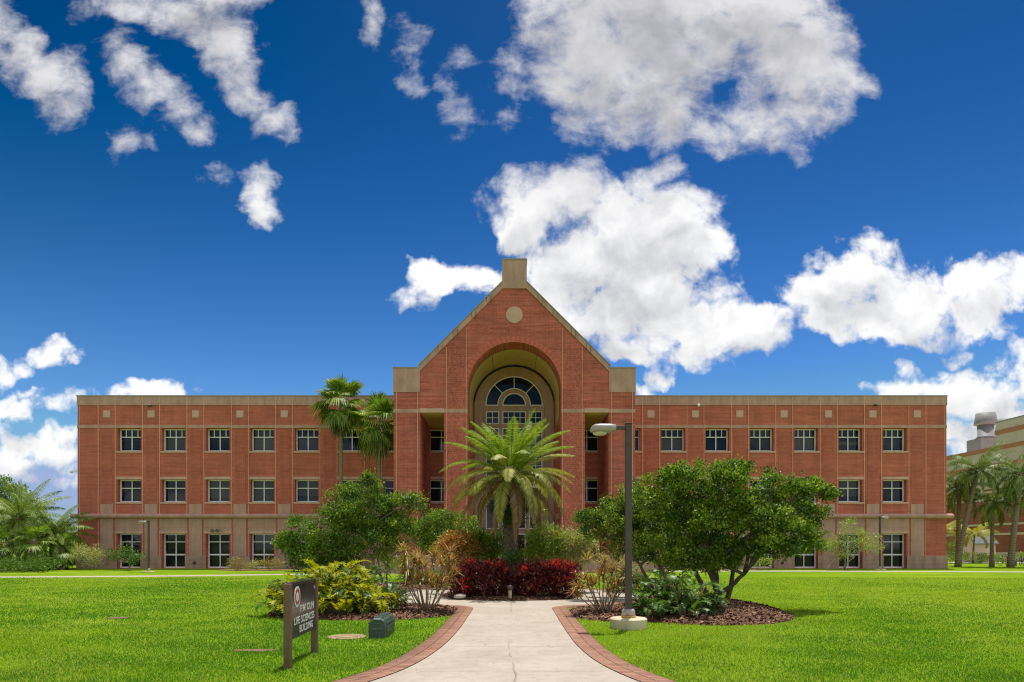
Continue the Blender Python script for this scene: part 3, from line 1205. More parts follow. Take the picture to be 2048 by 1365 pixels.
# pale expansion joints
jt = MB()
for x in PIERX:
    for s in (-.68, .68):
        jt.cut()
        jt.box(x + s - .021, x + s + .021, D1 - .05, D1 + .02, 4.39, ZT)
        jt.box(x + s - .016, x + s + .016, D1 - .02, D1 + .02, 1.02, 4.0)
for sx in (-1, 1):
    jt.cut()
    jt.box(34.60 * sx - .015, 34.60 * sx + .015, D1 - .02, D1 + .02, 4.39, 13.06)
jt.build_each('expansion_joint', M['joint'], bld, off=BO)
# ground floor stone panels over the windows
pan = MB()
for x in WALLX:
    if abs(x) < 9.5:
        continue
    pan.cut()
    pan.box(x - 1.1, x + 1.1, D1 - .035, D1 + .05, 2.98, 3.99)
    pan.box(x - 1.12, x + 1.12, D1 - .07, D1 + .05, 2.79, 2.979, 1)
    pan.box(x - 1.101, x + 1.101, D1 - .039, D1 - .03, 3.24, 3.255, 2)
pan.build_each('stone_panel', [M['tan'], M['tan_light'], M['soil']], bld, off=BO)


# ---- windows
def win_frame(w, h, cols, rows, tops=None, thick=None):
    """white frame with glazing bars; local origin bottom middle; rows are fractions"""
    mb = MB()
    fw = .085
    mb.box(-w / 2, -w / 2 + fw, -.06, .06, 0, h)
    mb.box(w / 2 - fw, w / 2, -.06, .06, 0, h)
    mb.box(-w / 2 + fw, w / 2 - fw, -.06, .06, h - fw, h)
    mb.box(-w / 2 + fw, w / 2 - fw, -.07, .06, 0, fw * 1.25)
    for i in range(1, cols):
        x = -w / 2 + w * i / cols
        mb.box(x - .035, x + .035, -.045, .03, fw * 1.25, h - fw)
    for r in rows:
        t = .035 if thick is None or r not in thick else .06
        mb.box(-w / 2 + fw, w / 2 - fw, -.042, .027, h * r - t, h * r + t)
    if tops:
        for f in tops:
            x = -w / 2 + w * f
            mb.box(x - .028, x + .028, -.038, .024, h * rows[-1] + .035, h - fw)
    return mb


def pane_mesh(w, h):
    mb = MB()
    mb.face([(-w / 2 + .02, .035, .02), (w / 2 - .02, .035, .02), (w / 2 - .02, .035, h - .02), (-w / 2 + .02, .035, h - .02)])
    return mb


def half_blind(w, h, f):
    mb = MB()
    mb.face([(-w / 2 + .03, .030, .02), (w / 2 - .03, .030, .02), (w / 2 - .03, .030, h * f), (-w / 2 + .03, .030, h * f)])
    return mb


WIN = {}
rr = random.Random(3)


def window(kind, x, z, y=None, label=None, glass=None):
    w = 1.88
    y = .46 if y is None else y
    if kind not in WIN:
        if kind == 'top':
            h, fr = 1.83, win_frame(w, 1.83, 2, (.64,), (.25, .75))
        elif kind == 'mid':
            h, fr = 1.81, win_frame(w, 1.81, 2, (.63,))
        elif kind == 'loggia':
            h, fr = 1.77, win_frame(w, 1.77, 2, (.66,))
        else:
            h, fr = 2.75, win_frame(w, 2.75, 2, (.39, .765), None, (.39,))
        WIN[kind] = (fr.build('window', M['white'], bld, (x, y, z)), h, {})
        o = WIN[kind][0]
        first = True
    else:
        o = WIN[kind][0].copy()
        COL.objects.link(o)
        o.parent = bld
        o.location = (x, y, z)
        first = False
    h, cache = WIN[kind][1], WIN[kind][2]
    g = glass or 'glass'
    gm_ = M[{'glass': 'glass', 'half': 'glass_half', 'blind': 'glass_blind'}[g]]
    if g not in cache:
        cache[g] = pane_mesh(w, h).build('pane', gm_, o)
    else:
        p_ = cache[g].copy()
        COL.objects.link(p_)
        p_.parent = o
    if label:
        o['label'] = label
    # sill and lintel
    if kind != 'ground':
        key = 'sill'
        if key not in cache:
            s_ = MB()
            s_.box(-1.1, 1.1, -.46 - .06, -.46 + .3, -.13, 0)
            s_.box(-.939, .939, -.46 + .3, .02, -.05, .004)
            cache[key] = s_.build('sill', M['tan_light'], o)
        else:
            p_ = cache[key].copy()
            COL.objects.link(p_)
            p_.parent = o
    if kind == 'mid':
        if 'lintel' not in cache:
            s_ = MB()
            s_.box(-1.1, 1.1, -.46 - .045, -.46 + .2, 1.812, 2.03)
            cache['lintel'] = s_.build('lintel', M['tan_light'], o)
        else:
            p_ = cache['lintel'].copy()
            COL.objects.link(p_)
            p_.parent = o
    return o


def blind(o, w, h, f0, f1):
    b = MB()
    b.face([(-w / 2 + .09, .028, h * f0), (w / 2 - .09, .028, h * f0), (w / 2 - .09, .028, h * f1), (-w / 2 + .09, .028, h * f1)])
    b.build('blind', M['glass_blind'], o)


topg = {1: 'half', 7: 'half', 10: 'half', 12: 'half', 13: 'half'}
midg = {0: 'glass', 2: 'half', 3: 'blind', 4: 'half', 9: 'half', 8: 'half'}
for i, x in enumerate(WALLX):
    o1 = window('top', x, 9.39, glass=topg.get(i))
    if i in (1, 3, 6, 8, 9, 12):
        blind(o1, 1.88, 1.83, rr.choice((.05, .08, .3)), rr.choice((.45, .62, .6)))
        o1['label'] = 'window with a pale blind partly drawn'
    o2 = window('mid', x, 5.31, glass=midg.get(i))
    if i in (2, 3, 4, 5, 8, 11, 12):
        f_ = rr.choice((0.05, .3, .2))
        blind(o2, 1.88, 1.81, f_, .93)
        o2['label'] = 'window with a grey blind partly drawn'
    if abs(x) > 9.5:
        window('ground', x, .03)
for x in LOGX:
    window('loggia', x, 9.39)
    window('mid', x, 5.31)

# ---- pavilion
pav = MB()
RA, ZA = 3.3, 12.94           # arch radius and springing


def gtop(x):
    ax = abs(x)
    if ax > 6.74:
        return 12.69
    if ax < .87:
        return 20.07
    return 20.3 - (ax - .87) * (20.3 - 14.47) / (6.76 - .87) - .22


arc = [RA * math.cos(PI * k / 48) for k in range(49)]
brk = sorted(set([-8.56, -6.74, -6.68, -5.0, -3.3, 3.3, 5.0, 6.68, 6.74, 8.56, -.87, .87] + [round(a, 5) for a in arc]))


def gbot(x):
    ax = abs(x)
    if ax < RA - 1e-4:
        return ZA + math.sqrt(RA * RA - x * x)
    return None


DB = D2 + 1.7
for a, b in zip(brk[:-1], brk[1:]):
    c = (a + b) / 2
    if abs(c) < RA:
        za, zb = ZA + math.sqrt(max(0, RA * RA - a * a)), ZA + math.sqrt(max(0, RA * RA - b * b))
    elif 5.0 < abs(c) < 6.68:
        za = zb = 11.24
    else:
        za = zb = -.05
    ta, tb = (gtop(a), gtop(b)) if abs(c) < 6.74 else (12.69, 12.69)
    if abs(c) < .87:
        ta = tb = 20.07
    elif abs(c) < 6.74:
        ta = 20.08 - (max(abs(a), .87) - .87) * .99
        tb = 20.08 - (max(abs(b), .87) - .87) * .99
    pav.face([(XC + a, D2, za), (XC + b, D2, zb), (XC + b, D2, tb), (XC + a, D2, ta)])
    if za > 0:
        pav.face([(XC + a, D2, za), (XC + a, DB, za), (XC + b, DB, zb), (XC + b, D2, zb)])
# inner jambs of the arch and the loggias
for x, z1, y1 in ((-3.3, ZA, DB), (3.3, ZA, DB), (-5.0, 11.24, DB), (5.0, 11.24, DB), (-6.68, 11.24, D1), (6.68, 11.24, D1)):
    pav.face([(XC + x, D2, -.05), (XC + x, y1, -.05), (XC + x, y1, z1), (XC + x, D2, z1)])
# backs of the inner piers, outer sides of the pavilion
for s in (-1, 1):
    pav.face([(XC + s * 3.3, DB, -.05), (XC + s * 5.0, DB, -.05), (XC + s * 5.0, DB, 11.24), (XC + s * 3.3, DB, 11.24)])
    pav.face([(XC + s * 8.56, D2, -.05), (XC + s * 8.56, D1, -.05), (XC + s * 8.56, D1, 12.69), (XC + s * 8.56, D2, 12.69)])
    pav.face([(XC + s * 8.56, D1, 13.2), (XC + s * 8.56, D1 + 8, 13.2), (XC + s * 8.56, D1 + 8, 12.69), (XC + s * 8.56, D1, 12.69)])
pav.build('gable_wall', M['brick_gable'], bld, off=BO)

# soffits of the loggias and barrel vault of the porch
so = MB()
for s in (-1, 1):
    a, b = sorted((XC + s * 3.3, XC + s * 6.68))
    so.cut()
    so.face([(a, DB, 11.25), (b, DB, 11.25), (b, D1 + .0, 11.25), (a, D1, 11.25)])
    a, b = sorted((XC + s * 5.0, XC + s * 6.68))
    so.face([(a, D2 + .012, 11.236), (b, D2 + .012, 11.236), (b, DB + .02, 11.236), (a, DB + .02, 11.236)])
so.build_each('loggia_soffit', M['plaster'], bld, off=BO)
va = MB()
for k in range(48):
    a0, a1 = PI * k / 48, PI * (k + 1) / 48
    r = RA - .02
    va.face([(XC + r * math.cos(a0), DB, ZA + r * math.sin(a0)), (XC + r * math.cos(a1), DB, ZA + r * math.sin(a1)),
             (XC + r * math.cos(a1), D1 - .3, ZA + r * math.sin(a1)), (XC + r * math.cos(a0), D1 - .3, ZA + r * math.sin(a0))], 0, True)
    r2 = RA + .35
    va.face([(XC + r * math.cos(a0), D1 - .3, ZA + r * math.sin(a0)), (XC + r * math.cos(a1), D1 - .3, ZA + r * math.sin(a1)),
             (XC + r2 * math.cos(a1), D1 - .3, ZA + r2 * math.sin(a1)), (XC + r2 * math.cos(a0), D1 - .3, ZA + r2 * math.sin(a0))], 1)
for s in (-1, 1):
    x = XC + s * (RA - .02)
    va.face([(x, DB, 11.25), (x, D1 - .3, 11.25), (x, D1 - .3, ZA), (x, DB, ZA)])
for k in (16, 32):
    a0 = PI * k / 48
    r = RA - .03
    va.box(XC + r * math.cos(a0) - .012, XC + r * math.cos(a0) + .012, DB + .01, D1 - .31, ZA + r * math.sin(a0) - .012, ZA + r * math.sin(a0) + .012, 1)
va.build('porch_vault', [M['plaster'], M['soil']], bld, off=BO)

# raking stone coping, end blocks and the block on the apex
cop = MB()
for s in (-1, 1):
    pr = []
    cop.cut()
    for y in (D2 - .07, D2 + .62):
        pr.append([(XC + s * .86, y, 20.02), (XC + s * 6.80, y, 14.08), (XC + s * 6.80, y, 14.56), (XC + s * .86, y, 20.50)])
    cop.loft(pr, 0)
    for y in (D2 - .12,):
        cop.loft([[(XC + s * .86, y, 20.503), (XC + s * 6.80, y, 14.563), (XC + s * 6.80, y, 14.63), (XC + s * .86, y, 20.57)],
                  [(XC + s * .86, D2 + .66, 20.503), (XC + s * 6.80, D2 + .66, 14.563), (XC + s * 6.80, D2 + .66, 14.63), (XC + s * .86, D2 + .66, 20.57)]], 1)
    for t in (.16, .34, .56, .74):
        x = XC + s * (.86 + 5.94 * t)
        z = 20.02 - 5.94 * t
        cop.box(x - .16, x - .13, D2 - .085, D2 - .06, z + .0, z + .52, 2)
        cop.box(x + .13, x + .16, D2 - .085, D2 - .06, z - .2, z + .4, 2)
cop.build_each('coping', [M['tan'], M['metal_grey'], M['soil']], bld, off=BO)
for s in (-1, 1):
    b_ = MB()
    a, b = sorted((XC + s * 6.70, XC + s * 8.60))
    b_.box(a, b, D2 - .05, D2 + 3.2, 12.69, 14.40)
    b_.box(a - .03, b + .03, D2 - .09, D2 + 3.24, 14.40, 14.47, 1)
    b_.build('corner_block', [M['tan'], M['metal_grey']], bld, off=BO)
b_ = MB()
b_.box(XC - .875, XC + .875, D2 - .09, D2 + 1.0, 20.03, 22.05)
b_.box(XC - .91, XC + .91, D2 - .13, D2 + 1.04, 22.05, 22.13, 1)
b_.build('apex_block', [M['tan'], M['metal_grey']], bld, off=BO)
# roundel
b_ = MB()
b_.loft([[(XC + .59 * math.cos(2 * PI * k / 48), y, 18.18 + .59 * math.sin(2 * PI * k / 48)) for k in range(48)] for y in (D2 + .02, D2 - .035)][::1], 0)
b_.build('roundel', M['tan_light'], bld, off=BO)
# brick arch ring
b_ = MB()
for k in range(64):
    a0, a1 = PI * k / 64, PI * (k + 1) / 64
    r0, r1 = RA + .002, RA + .42
    y = D2 - .03
    q = [(XC + r * math.cos(a), y, ZA + r * math.sin(a)) for r, a in ((r0, a0), (r1, a0), (r1, a1), (r0, a1))]
    b_.face(q, k % 2)
    b_.face([(q[1][0], y, q[1][2]), (q[1][0], D2 + .01, q[1][2]), (q[2][0], D2 + .01, q[2][2]), (q[2][0], y, q[2][2])], k % 2)
b_.build('arch_ring', [mat_plain('arch_brick', (.58, .14, .09), .85, .15, 8), mat_plain('arch_brick_dark', (.49, .115, .075), .85, .15, 8)], bld, off=BO)
# stone band across the pavilion
b_ = MB()
for a, b in ((-8.58, -6.69), (-4.99, -3.31), (3.31, 4.99), (6.69, 8.58)):
    b_.cut()
    b_.box(XC + a, XC + b, D2 - .03, D2 + .1, 11.24, 11.50)
for a, b in ((-6.69, -4.99), (4.99, 6.69)):
    b_.cut()
    b_.box(XC + a, XC + b, D2 - .06, D2 + .1, 11.245, 11.54, 1)
b_.build_each('pavilion_band', [M['tan'], M['tan_light']], bld, off=BO)
# bullnose on the pavilion's inner jambs at the same height as the wings' course
b_ = MB()
for s in (-1, 1):
    b_.cut()
    b_.box(XC + s * 5.85 - .82, XC + s * 5.85 + .82, D1 - .28, D1 + .02, 4.0, 4.38)
    b_.box(XC + s * 4.2 - .85, XC + s * 4.2 + .85, D1 - .28, D1 + .02, 4.0, 4.38)
b_.build_each('porch_course', M['tan'], bld, off=BO)
# patterned brick faces between the joints of the inner piers
b_ = MB()
for s in (-1, 1):
    a, b = sorted((XC + s * 3.44, XC + s * 4.78))
    b_.cut()
    b_.box(a, b, D2 - .014, D2 + .05, -.04, 11.239)
    b_.box(a, b, D2 - .014, D2 + .05, 11.501, 15.6)
b_.build_each('patterned_brick', M['brick_pattern'], bld, off=BO)
b_ = MB()
for s in (-1, 1):
    for xx, zt in ((3.42, 17.25), (4.80, 15.9), (6.86, 12.68), (8.36, 12.68)):
        b_.cut()
        b_.box(XC + s * xx - .019, XC + s * xx + .019, D2 - .045, D2 + .02, -.04, zt)
b_.build_each('pavilion_joint', M['joint'], bld, off=BO)
# roof behind the gable
b_ = MB()
for s in (-1, 1):
    b_.face([(XC, D2 + .5, 20.2), (XC + s * 6.9, D2 + .5, 13.6), (XC + s * 6.9, D1 + 18, 13.6), (XC, D1 + 18, 20.2)])
b_.face([(XC - 6.9, D1 + 18, 13.2), (XC + 6.9, D1 + 18, 13.2), (XC, D1 + 18, 20.2)])
for s_ in (-1, 1):
    a, b = sorted((XC + s_ * 3.75, XC + s_ * 8.5))
    b_.box(a, b, D2 + 1.75, D1 + 8, 12.5, 12.68)
b_.build('gable_roof', M['roof'], bld, off=BO)
b_ = MB()
b_.face([(XC - 6.6, DB, 11.5), (XC + 6.6, DB, 11.5), (XC + 6.6, DB, 12.7), (XC - 6.6, DB, 12.7)]) if False else None
b_.box(XC - 8.5, XC + 8.5, D2 + .5, D1 + 1, -.05, .06)
b_.build('porch_floor', M['path'], bld, off=BO)

# ---- entrance front inside the arch
ent = MB()
YE = D1 - .12
n_ = 48
pts = [(XC - 3.16, 0.06)] + [(XC - 3.16, ZA)] + [(XC + 3.16 * math.cos(PI - PI * k / n_), ZA + 3.16 * math.sin(PI - PI * k / n_)) for k in range(1, n_)] + [(XC + 3.16, ZA), (XC + 3.16, .06)]
ent.loft([[(x, YE, z) for x, z in pts], [(x, D1 + .02, z) for x, z in pts]], 0)
for z in (11.25, 9.0, 6.0, 3.0):
    for a, b in ((-3.165, -2.42), (2.42, 3.165)):
        ent.box(XC + a, XC + b, YE - .004, YE + .02, z - .012, z + .012, 1)
ent.box(XC - 2.45, XC - 2.42, YE - .004, YE + .02, .06, 13.0, 1)
ent.box(XC + 2.42, XC + 2.45, YE - .004, YE + .02, .06, 13.0, 1)
ent.build('entrance_front', [M['tan'], M['soil']], bld, off=BO)
ZF = 13.06


def glazed(x0, x1, z0, z1, cols, rows, mat='glass', name='entrance_window', fw=.075):
    fr = MB()
    y0, y1 = YE - .05, YE - .002
    fr.box(x0, x0 + fw, y0, y1, z0, z1)
    fr.box(x1 - fw, x1, y0, y1, z0, z1)
    fr.box(x0 + fw, x1 - fw, y0, y1, z0, z0 + fw)
    fr.box(x0 + fw, x1 - fw, y0, y1, z1 - fw, z1)
    for c in cols:
        x = x0 + (x1 - x0) * c
        fr.box(x - .025, x + .025, y0 + .008, y1, z0 + fw, z1 - fw)
    for r in rows:
        fr.box(x0 + fw, x1 - fw, y0 + .012, y1, r - .025, r + .025)
    o = fr.build(name, M['white'], bld, off=BO)
    p_ = MB()
    p_.face([(x0 + .01, YE - .012, z0 + .01), (x1 - .01, YE - .012, z0 + .01), (x1 - .01, YE - .012, z1 - .01), (x0 + .01, YE - .012, z1 - .01)])
    p_.build('pane', M[mat], o, off=BO)
    return o


# fanlight
fr, pn = MB(), MB()


def arc_band(mb, r0, r1, y0, y1, a_0=0.0, a_1=PI, n=40):
    for k in range(n):
        a, b = a_0 + (a_1 - a_0) * k / n, a_0 + (a_1 - a_0) * (k + 1) / n
        q = [(XC + r * math.cos(t), ZF + r * math.sin(t)) for r, t in ((r0, a), (r1, a), (r1, b), (r0, b))]
        mb.face([(x, y0, z) for x, z in q][::-1])
        mb.face([(q[1][0], y0, q[1][1]), (q[1][0], y1, q[1][1]), (q[2][0], y1, q[2][1]), (q[2][0], y0, q[2][1])])
        mb.face([(q[0][0], y0, q[0][1]), (q[0][0], y1, q[0][1]), (q[3][0], y1, q[3][1]), (q[3][0], y0, q[3][1])])


arc_band(fr, 2.20, 2.28, YE - .05, YE)
arc_band(fr, 1.27, 1.33, YE - .05, YE)
for a, b in ((-2.28, -1.27), (1.27, 2.28)):
    fr.box(XC + a, XC + b, YE - .052, YE, ZF - .07, ZF)
for ang in (PI / 4, PI / 2, 3 * PI / 4):
    ca, sa = math.cos(ang), math.sin(ang)
    t = .028
    q = [(XC + r * ca - s * t * sa, ZF + r * sa + s * t * ca) for r, s in ((1.3, -1), (2.22, -1), (2.22, 1), (1.3, 1))]
    fr.loft([[(x, YE - .044, z) for x, z in q], [(x, YE, z) for x, z in q]])
o = fr.build('fanlight', M['white'], bld, off=BO)
arc_band(pn, 1.30, 2.24, YE - .012, YE - .001)
pn.build('pane', M['glass'], o, off=BO)
fr, pn = MB(), MB()
arc_band(fr, .86, .94, YE - .05, YE)
fr.box(XC - .94, XC + .94, YE - .052, YE, ZF - .07, ZF)
o = fr.build('fanlight', M['white'], bld, off=BO)
arc_band(pn, .0, .9, YE - .012, YE - .001)
pn.build('pane', M['glass'], o, off=BO)
for a, b in ((-2.25, -1.2), (1.2, 2.25)):
    glazed(XC + a, XC + b, 11.52, 12.54, (.5,), (12.03,))
    glazed(XC + a, XC + b, 6.55, 11.2, (.5,), (10.62, 10.0, 9.4, 8.8, 8.2, 7.6, 7.05))
    glazed(XC + a, XC + b, 3.15, 6.52, (), (), 'dark_red')
    glazed(XC + a, XC + b, .1, 2.8, (), (2.1,), 'dark_red')
glazed(XC - .94, XC + .94, 11.52, 12.54, (.25, .5, .75), (12.03,))
glazed(XC - .94, XC + .94, 6.55, 11.2, (.25, .5, .75), (10.62, 10.0, 9.4, 8.8, 8.2, 7.6, 7.05))
glazed(XC - .94, XC + .94, 3.15, 6.52, (.5,), (), 'dark_red')
for s in (-1, 1):
    a, b = sorted((XC, XC + s * .94))
    o = glazed(a + .01, b - .01, .08, 2.78, (), (1.0,), 'dark_red', 'door', .09)
    h_ = MB()
    x = XC + s * .13
    h_.tube([(x, YE - .06, .9), (x, YE - .13, .95), (x, YE - .13, 1.35), (x, YE - .06, 1.4)], .018, 6)
    h_.build('handle', M['metal_grey'], o, off=BO)

# ------------------------------------------------------------------ neighbouring building at the right
ann = empty('neighbouring_building', (60, 90, 0), 'brick and cream building with terracotta stripes beyond the palms at the right edge', 'building')
AO = (60, 90, 0)
b_ = MB()
b_.box(60, 110, 66, 140, -.05, 9.2)
b_.build('brick_wall', M['brick_far'], ann, off=AO)
b_ = MB()
b_.box(60.05, 110, 66.05, 139.9, 9.2, 14.2)
b_.build('cream_wall', M['cream'], ann, off=AO)
b_ = MB()
b_.box(59.93, 110, 66.6, 84.6, 14.2, 17.05)
b_.box(59.90, 110, 66.5, 84.65, 17.05, 17.2, 1)
b_.build('upper_storey', [M['cream'], M['metal_grey']], ann, off=AO)
b_ = MB()
for z0, z1, y0, y1, xx in ((13.7, 14.25, 65.9, 140, 59.96), (11.6, 12.1, 65.9, 140, 59.97), (15.55, 16.1, 66.4, 84.7, 59.86)):
    b_.cut()
    b_.box(xx, xx + .3, y0, y1, z0, z1)
    b_.box(xx + .3, 110, y0 - .04, y0 + .1, z0, z1)
b_.build_each('terracotta_stripe', M['terracotta'], ann, off=AO)
b_ = MB()
for z0, z1 in ((8.5, 8.75), (7.55, 7.8), (4.4, 4.65), (3.2, 3.45), (-.05, 1.1), (9.0, 9.25)):
    b_.cut()
    b_.box(59.94, 60.3, 65.95, 140, z0, z1)
    b_.box(60.3, 110, 65.93, 66.1, z0, z1)
b_.build_each('stone_stripe', M['cream'], ann, off=AO)
b_ = MB()
b_.box(65.0, 69, 94.6, 97.6, 14.1, 16.9)
b_.box(72.4, 80, 99, 105, 14.1, 16.9)
b_.build('plant_room', mat_plain('plant_room_grey', (.24, .235, .23), .8, .08, 2), ann, off=AO)
gv = mat_plain('vent_metal', (.27, .26, .26), .6, .08, 8)


def vent(x, y, s, lab):
    e = empty('roof_vent', (x, y, 16.9), lab, 'roof vent', 'flared exhaust vents on the neighbouring roof')
    b = MB()
    b.lathe([(1.35 * s, 0), (1.35 * s, .25), (1.15 * s, .3), (1.15 * s, 2.6 * s)], n=20)
    b.build('stack', gv, e)
    b = MB()
    b.lathe([(1.16 * s, 2.25 * s), (1.6 * s, 2.3 * s), (1.62 * s, 2.45 * s), (1.36 * s, 4.1 * s), (1.15 * s, 4.12 * s), (1.1 * s, 3.6 * s)], n=20)
    b.build('cowl', gv, e)


vent(66.6, 96, .88, 'tall grey flared vent standing clear of the roof edge, at the left')
vent(74.0, 102, .95, 'grey flared vent half hidden by the cream upper storey')

# hut
e = empty('utility_hut', (51.6, 75.6, 0), 'small cream hut with a grey pitched roof behind the leaning palms', 'hut')
b_ = MB()
b_.box(-1.1, 1.1, -1.2, 1.2, -.05, 2.1)
b_.build('wall', M['cream'], e)
b_ = MB()
b_.loft([[(-1.3, -1.45, 2.1), (1.3, -1.45, 2.1), (1.3, 0, 3.5), (-1.3, 0, 3.5)], [(-1.3, -1.40, 2.03), (1.3, -1.40, 2.03), (1.3, .05, 3.43), (-1.3, .05, 3.43)]], 0)
b_.loft([[(-1.3, 1.45, 2.1), (1.3, 1.45, 2.1), (1.3, 0, 3.5), (-1.3, 0, 3.5)], [(-1.3, 1.40, 2.03), (1.3, 1.40, 2.03), (1.3, -.05, 3.43), (-1.3, -.05, 3.43)]], 0)
for s in (-1.1, 1.1):
    b_.face([(s, -1.2, 2.1), (s, 1.2, 2.1), (s, 0, 3.4)], 1)
b_.build('roof', [mat_plain('slate_roof', (.16, .17, .18), .7, .2, 6), M['cream']], e)
# low wall far left
e = empty('low_wall', (-48.2, 70, 0), 'low tan wall with a pale flat top in the distance, beyond the left palms', 'wall')
b_ = MB()
b_.box(-1.2, 1.2, -.4, .4, -.05, .6)
b_.build('body', M['cream'], e)
b_ = MB()
b_.bbox(-1.35, 1.35, -.55, .55, .6, .9, .05)
b_.build('cap', mat_plain('pale_cap', (.50, .47, .46), .8), e)
#BUILDING_END

# ------------------------------------------------------------------ plants


def unit(a):
    return a / np.maximum(np.linalg.norm(a, axis=-1, keepdims=True), 1e-9)


def leaf_quads(rg, pos, length, width, axis_bias=None, up=.35, spread=1.0):
    """one kite-shaped leaf per position -> verts, quads"""
    n = len(pos)
    a = rg.normal(0, spread, (n, 3))
    if axis_bias is not None:
        a = a + axis_bias
    a[:, 2] += up
    a = unit(a)
    s = unit(np.cross(a, rg.normal(0, 1, (n, 3)) + np.array([0, 0, .9])))
    nrm = np.cross(a, s)
    L = (length * rg.uniform(.65, 1.25, n))[:, None]
    W = (width * rg.uniform(.7, 1.2, n))[:, None] * .5
    v = np.stack([pos, pos + a * L * .45 + s * W + nrm * W * .25, pos + a * L, pos + a * L * .45 - s * W + nrm * W * .25], 1)
    return v.reshape(-1, 3), np.arange(n * 4).reshape(-1, 4)


def lobe_points(rg, lobes, per_m2, clump=26, csize=.16, shell=.55, tufts=False):
    """leaf positions in tufts spread over the outer part of irregular lobes; returns pos, outward"""
    P_, O_, T_ = [], [], []
    nt_ = 0
    for c, r in lobes:
        c, r = np.array(c, float), np.array(r, float)
        area = 4 * PI * (r[0] * r[1] + r[0] * r[2] + r[1] * r[2]) / 3
        m = max(3, int(area * per_m2 / clump))
        d = unit(rg.normal(0, 1, (m, 3)))
        rad = rg.uniform(shell ** 3, 1.16, m) ** (1 / 3.0)
        lump = 1 + .16 * np.sin(d[:, 0] * 5 + c[0] * 3) * np.cos(d[:, 2] * 6 + c[1]) + rg.normal(0, .06, m)
        cc = c + d * r * (rad * lump)[:, None]
        k = rg.integers(int(clump * .5), int(clump * 1.5), m)
        idx = np.repeat(np.arange(m), k)
        pos = cc[idx] + rg.normal(0, csize, (len(idx), 3)) * np.array([1, 1, .72])
        P_.append(pos)
        O_.append(d[idx])
        T_.append(idx + nt_)
        nt_ += m
    if tufts:
        return np.concatenate(P_), np.concatenate(O_), np.concatenate(T_)
    return np.concatenate(P_), np.concatenate(O_)


def px_lobes(lst, d, base, thick=.85, jit=.5, seed=0):
    """lobes given by where they are seen (px, py, radius px) at a distance d, in the thing's own space"""
    rg = random.Random(seed)
    out = []
    for it in lst:
        px, py, r = it[:3]
        dd = d + (it[3] if len(it) > 3 else rg.uniform(-jit, jit))
        rr_ = r * dd / F
        p = P(px, py, dd)
        out.append(((p[0] - base[0], p[1] - base[1], p[2] - base[2]), (rr_, rr_ * thick, rr_ * .9)))
    return out


def ragged(lobes, seed, k=4, f=.38):
    """small side lobes that break the outline of the big ones"""
    rg = random.Random(seed)
    out = []
    for c, r in lobes:
        out.append((c, tuple(v * .86 for v in r)))
        for _ in range(k):
            a, e = rg.uniform(0, 2 * PI), rg.uniform(-.5, 1.3)
            q = rg.uniform(.85, 1.12)
            g = f * rg.uniform(.55, 1.15)
            out.append(((c[0] + r[0] * q * math.cos(a) * math.cos(e), c[1] + r[1] * q * math.sin(a) * math.cos(e), c[2] + r[2] * q * math.sin(e)), tuple(v * g for v in r)))
    return out


def crown_mesh(name, root, lobes, mat, per_m2, length, width, seed=1, clump=26, csize=.16, shell=.55, up=.35, droop_bias=.7):
    rg = np.random.default_rng(seed)
    pos, out, tuft = lobe_points(rg, lobes, per_m2, clump, csize, shell, True)
    k = pos[:, 2] > .03
    pos, out, tuft = pos[k], out[k], tuft[k]
    v, q = leaf_quads(rg, pos, length, width, out * droop_bias, up)
    mi = None
    if isinstance(mat, (list, tuple)):
        pick = rg.random(int(tuft.max()) + 1)
        mi = np.minimum((pick * len(mat)).astype(int), len(mat) - 1)[tuft]
        stray = rg.random(len(mi)) < .18
        mi[stray] = rg.integers(0, len(mat), int(stray.sum()))
    return arr_mesh(name, v, q, mat, root, mi=mi)


def limb(mb, a, b, r0, r1, rg, bend=.15, n=6, seg=7):
    a, b = Vector(a), Vector(b)
    L = (b - a).length
    off = Vector((rg.uniform(-1, 1), rg.uniform(-1, 1), rg.uniform(.0, .6))) * bend * L
    pts, rad = [], []
    for i in range(seg + 1):
        t = i / seg
        p = a.lerp(b, t) + off * math.sin(PI * t) + Vector((rg.uniform(-1, 1), rg.uniform(-1, 1), rg.uniform(-1, 1))) * .012 * L * (1 if 0 < i < seg else 0)
        pts.append(p)
        rad.append(r0 + (r1 - r0) * t)
    mb.tube(pts, rad, n)
    return pts


def tree(name, base, lobes, label, cat, stems, leafm, barkm, per_m2=330, length=.075, width=.04, seed=1, r0=.09, group=None, csize=.16, clump=26, twigs=True, stem_name='trunk', rag=True):
    root = empty(name, base, label, cat, group)
    rg = random.Random(seed)
    mb = MB()
    ls = list(lobes)
    for i, st in enumerate(stems):
        a = Vector((st[0], st[1], -.05))
        # each stem serves some of the lobes
        mine = ls[i::len(stems)] or [rg.choice(ls)]
        mine.sort(key=lambda l: -l[1][0])
        tgt = Vector(mine[0][0])
        fork = a.lerp(tgt, .45) + Vector((rg.uniform(-.1, .1), rg.uniform(-.1, .1), 0))
        rr0 = r0 * rg.uniform(.75, 1.15)
        limb(mb, a, fork, rr0 * 1.15, rr0 * .72, rg, .07)
        for l in mine:
            pts = limb(mb, fork, l[0], rr0 * .66, rr0 * .16, rg, .10)
            if twigs:
                for k in range(4):
                    d = Vector((rg.uniform(-1, 1) * l[1][0], rg.uniform(-1, 1) * l[1][1], rg.uniform(-.5, 1) * l[1][2])) * .85
                    limb(mb, pts[rg.randint(3, 6)], Vector(l[0]) + d, rr0 * .22, rr0 * .07, rg, .08, 5, 4)
    mb.build(stem_name, barkm, root)
    crown_mesh('crown', root, ragged(ls, seed) if rag else ls, leafm, per_m2, length, width, seed, clump, csize, .5)
    return root


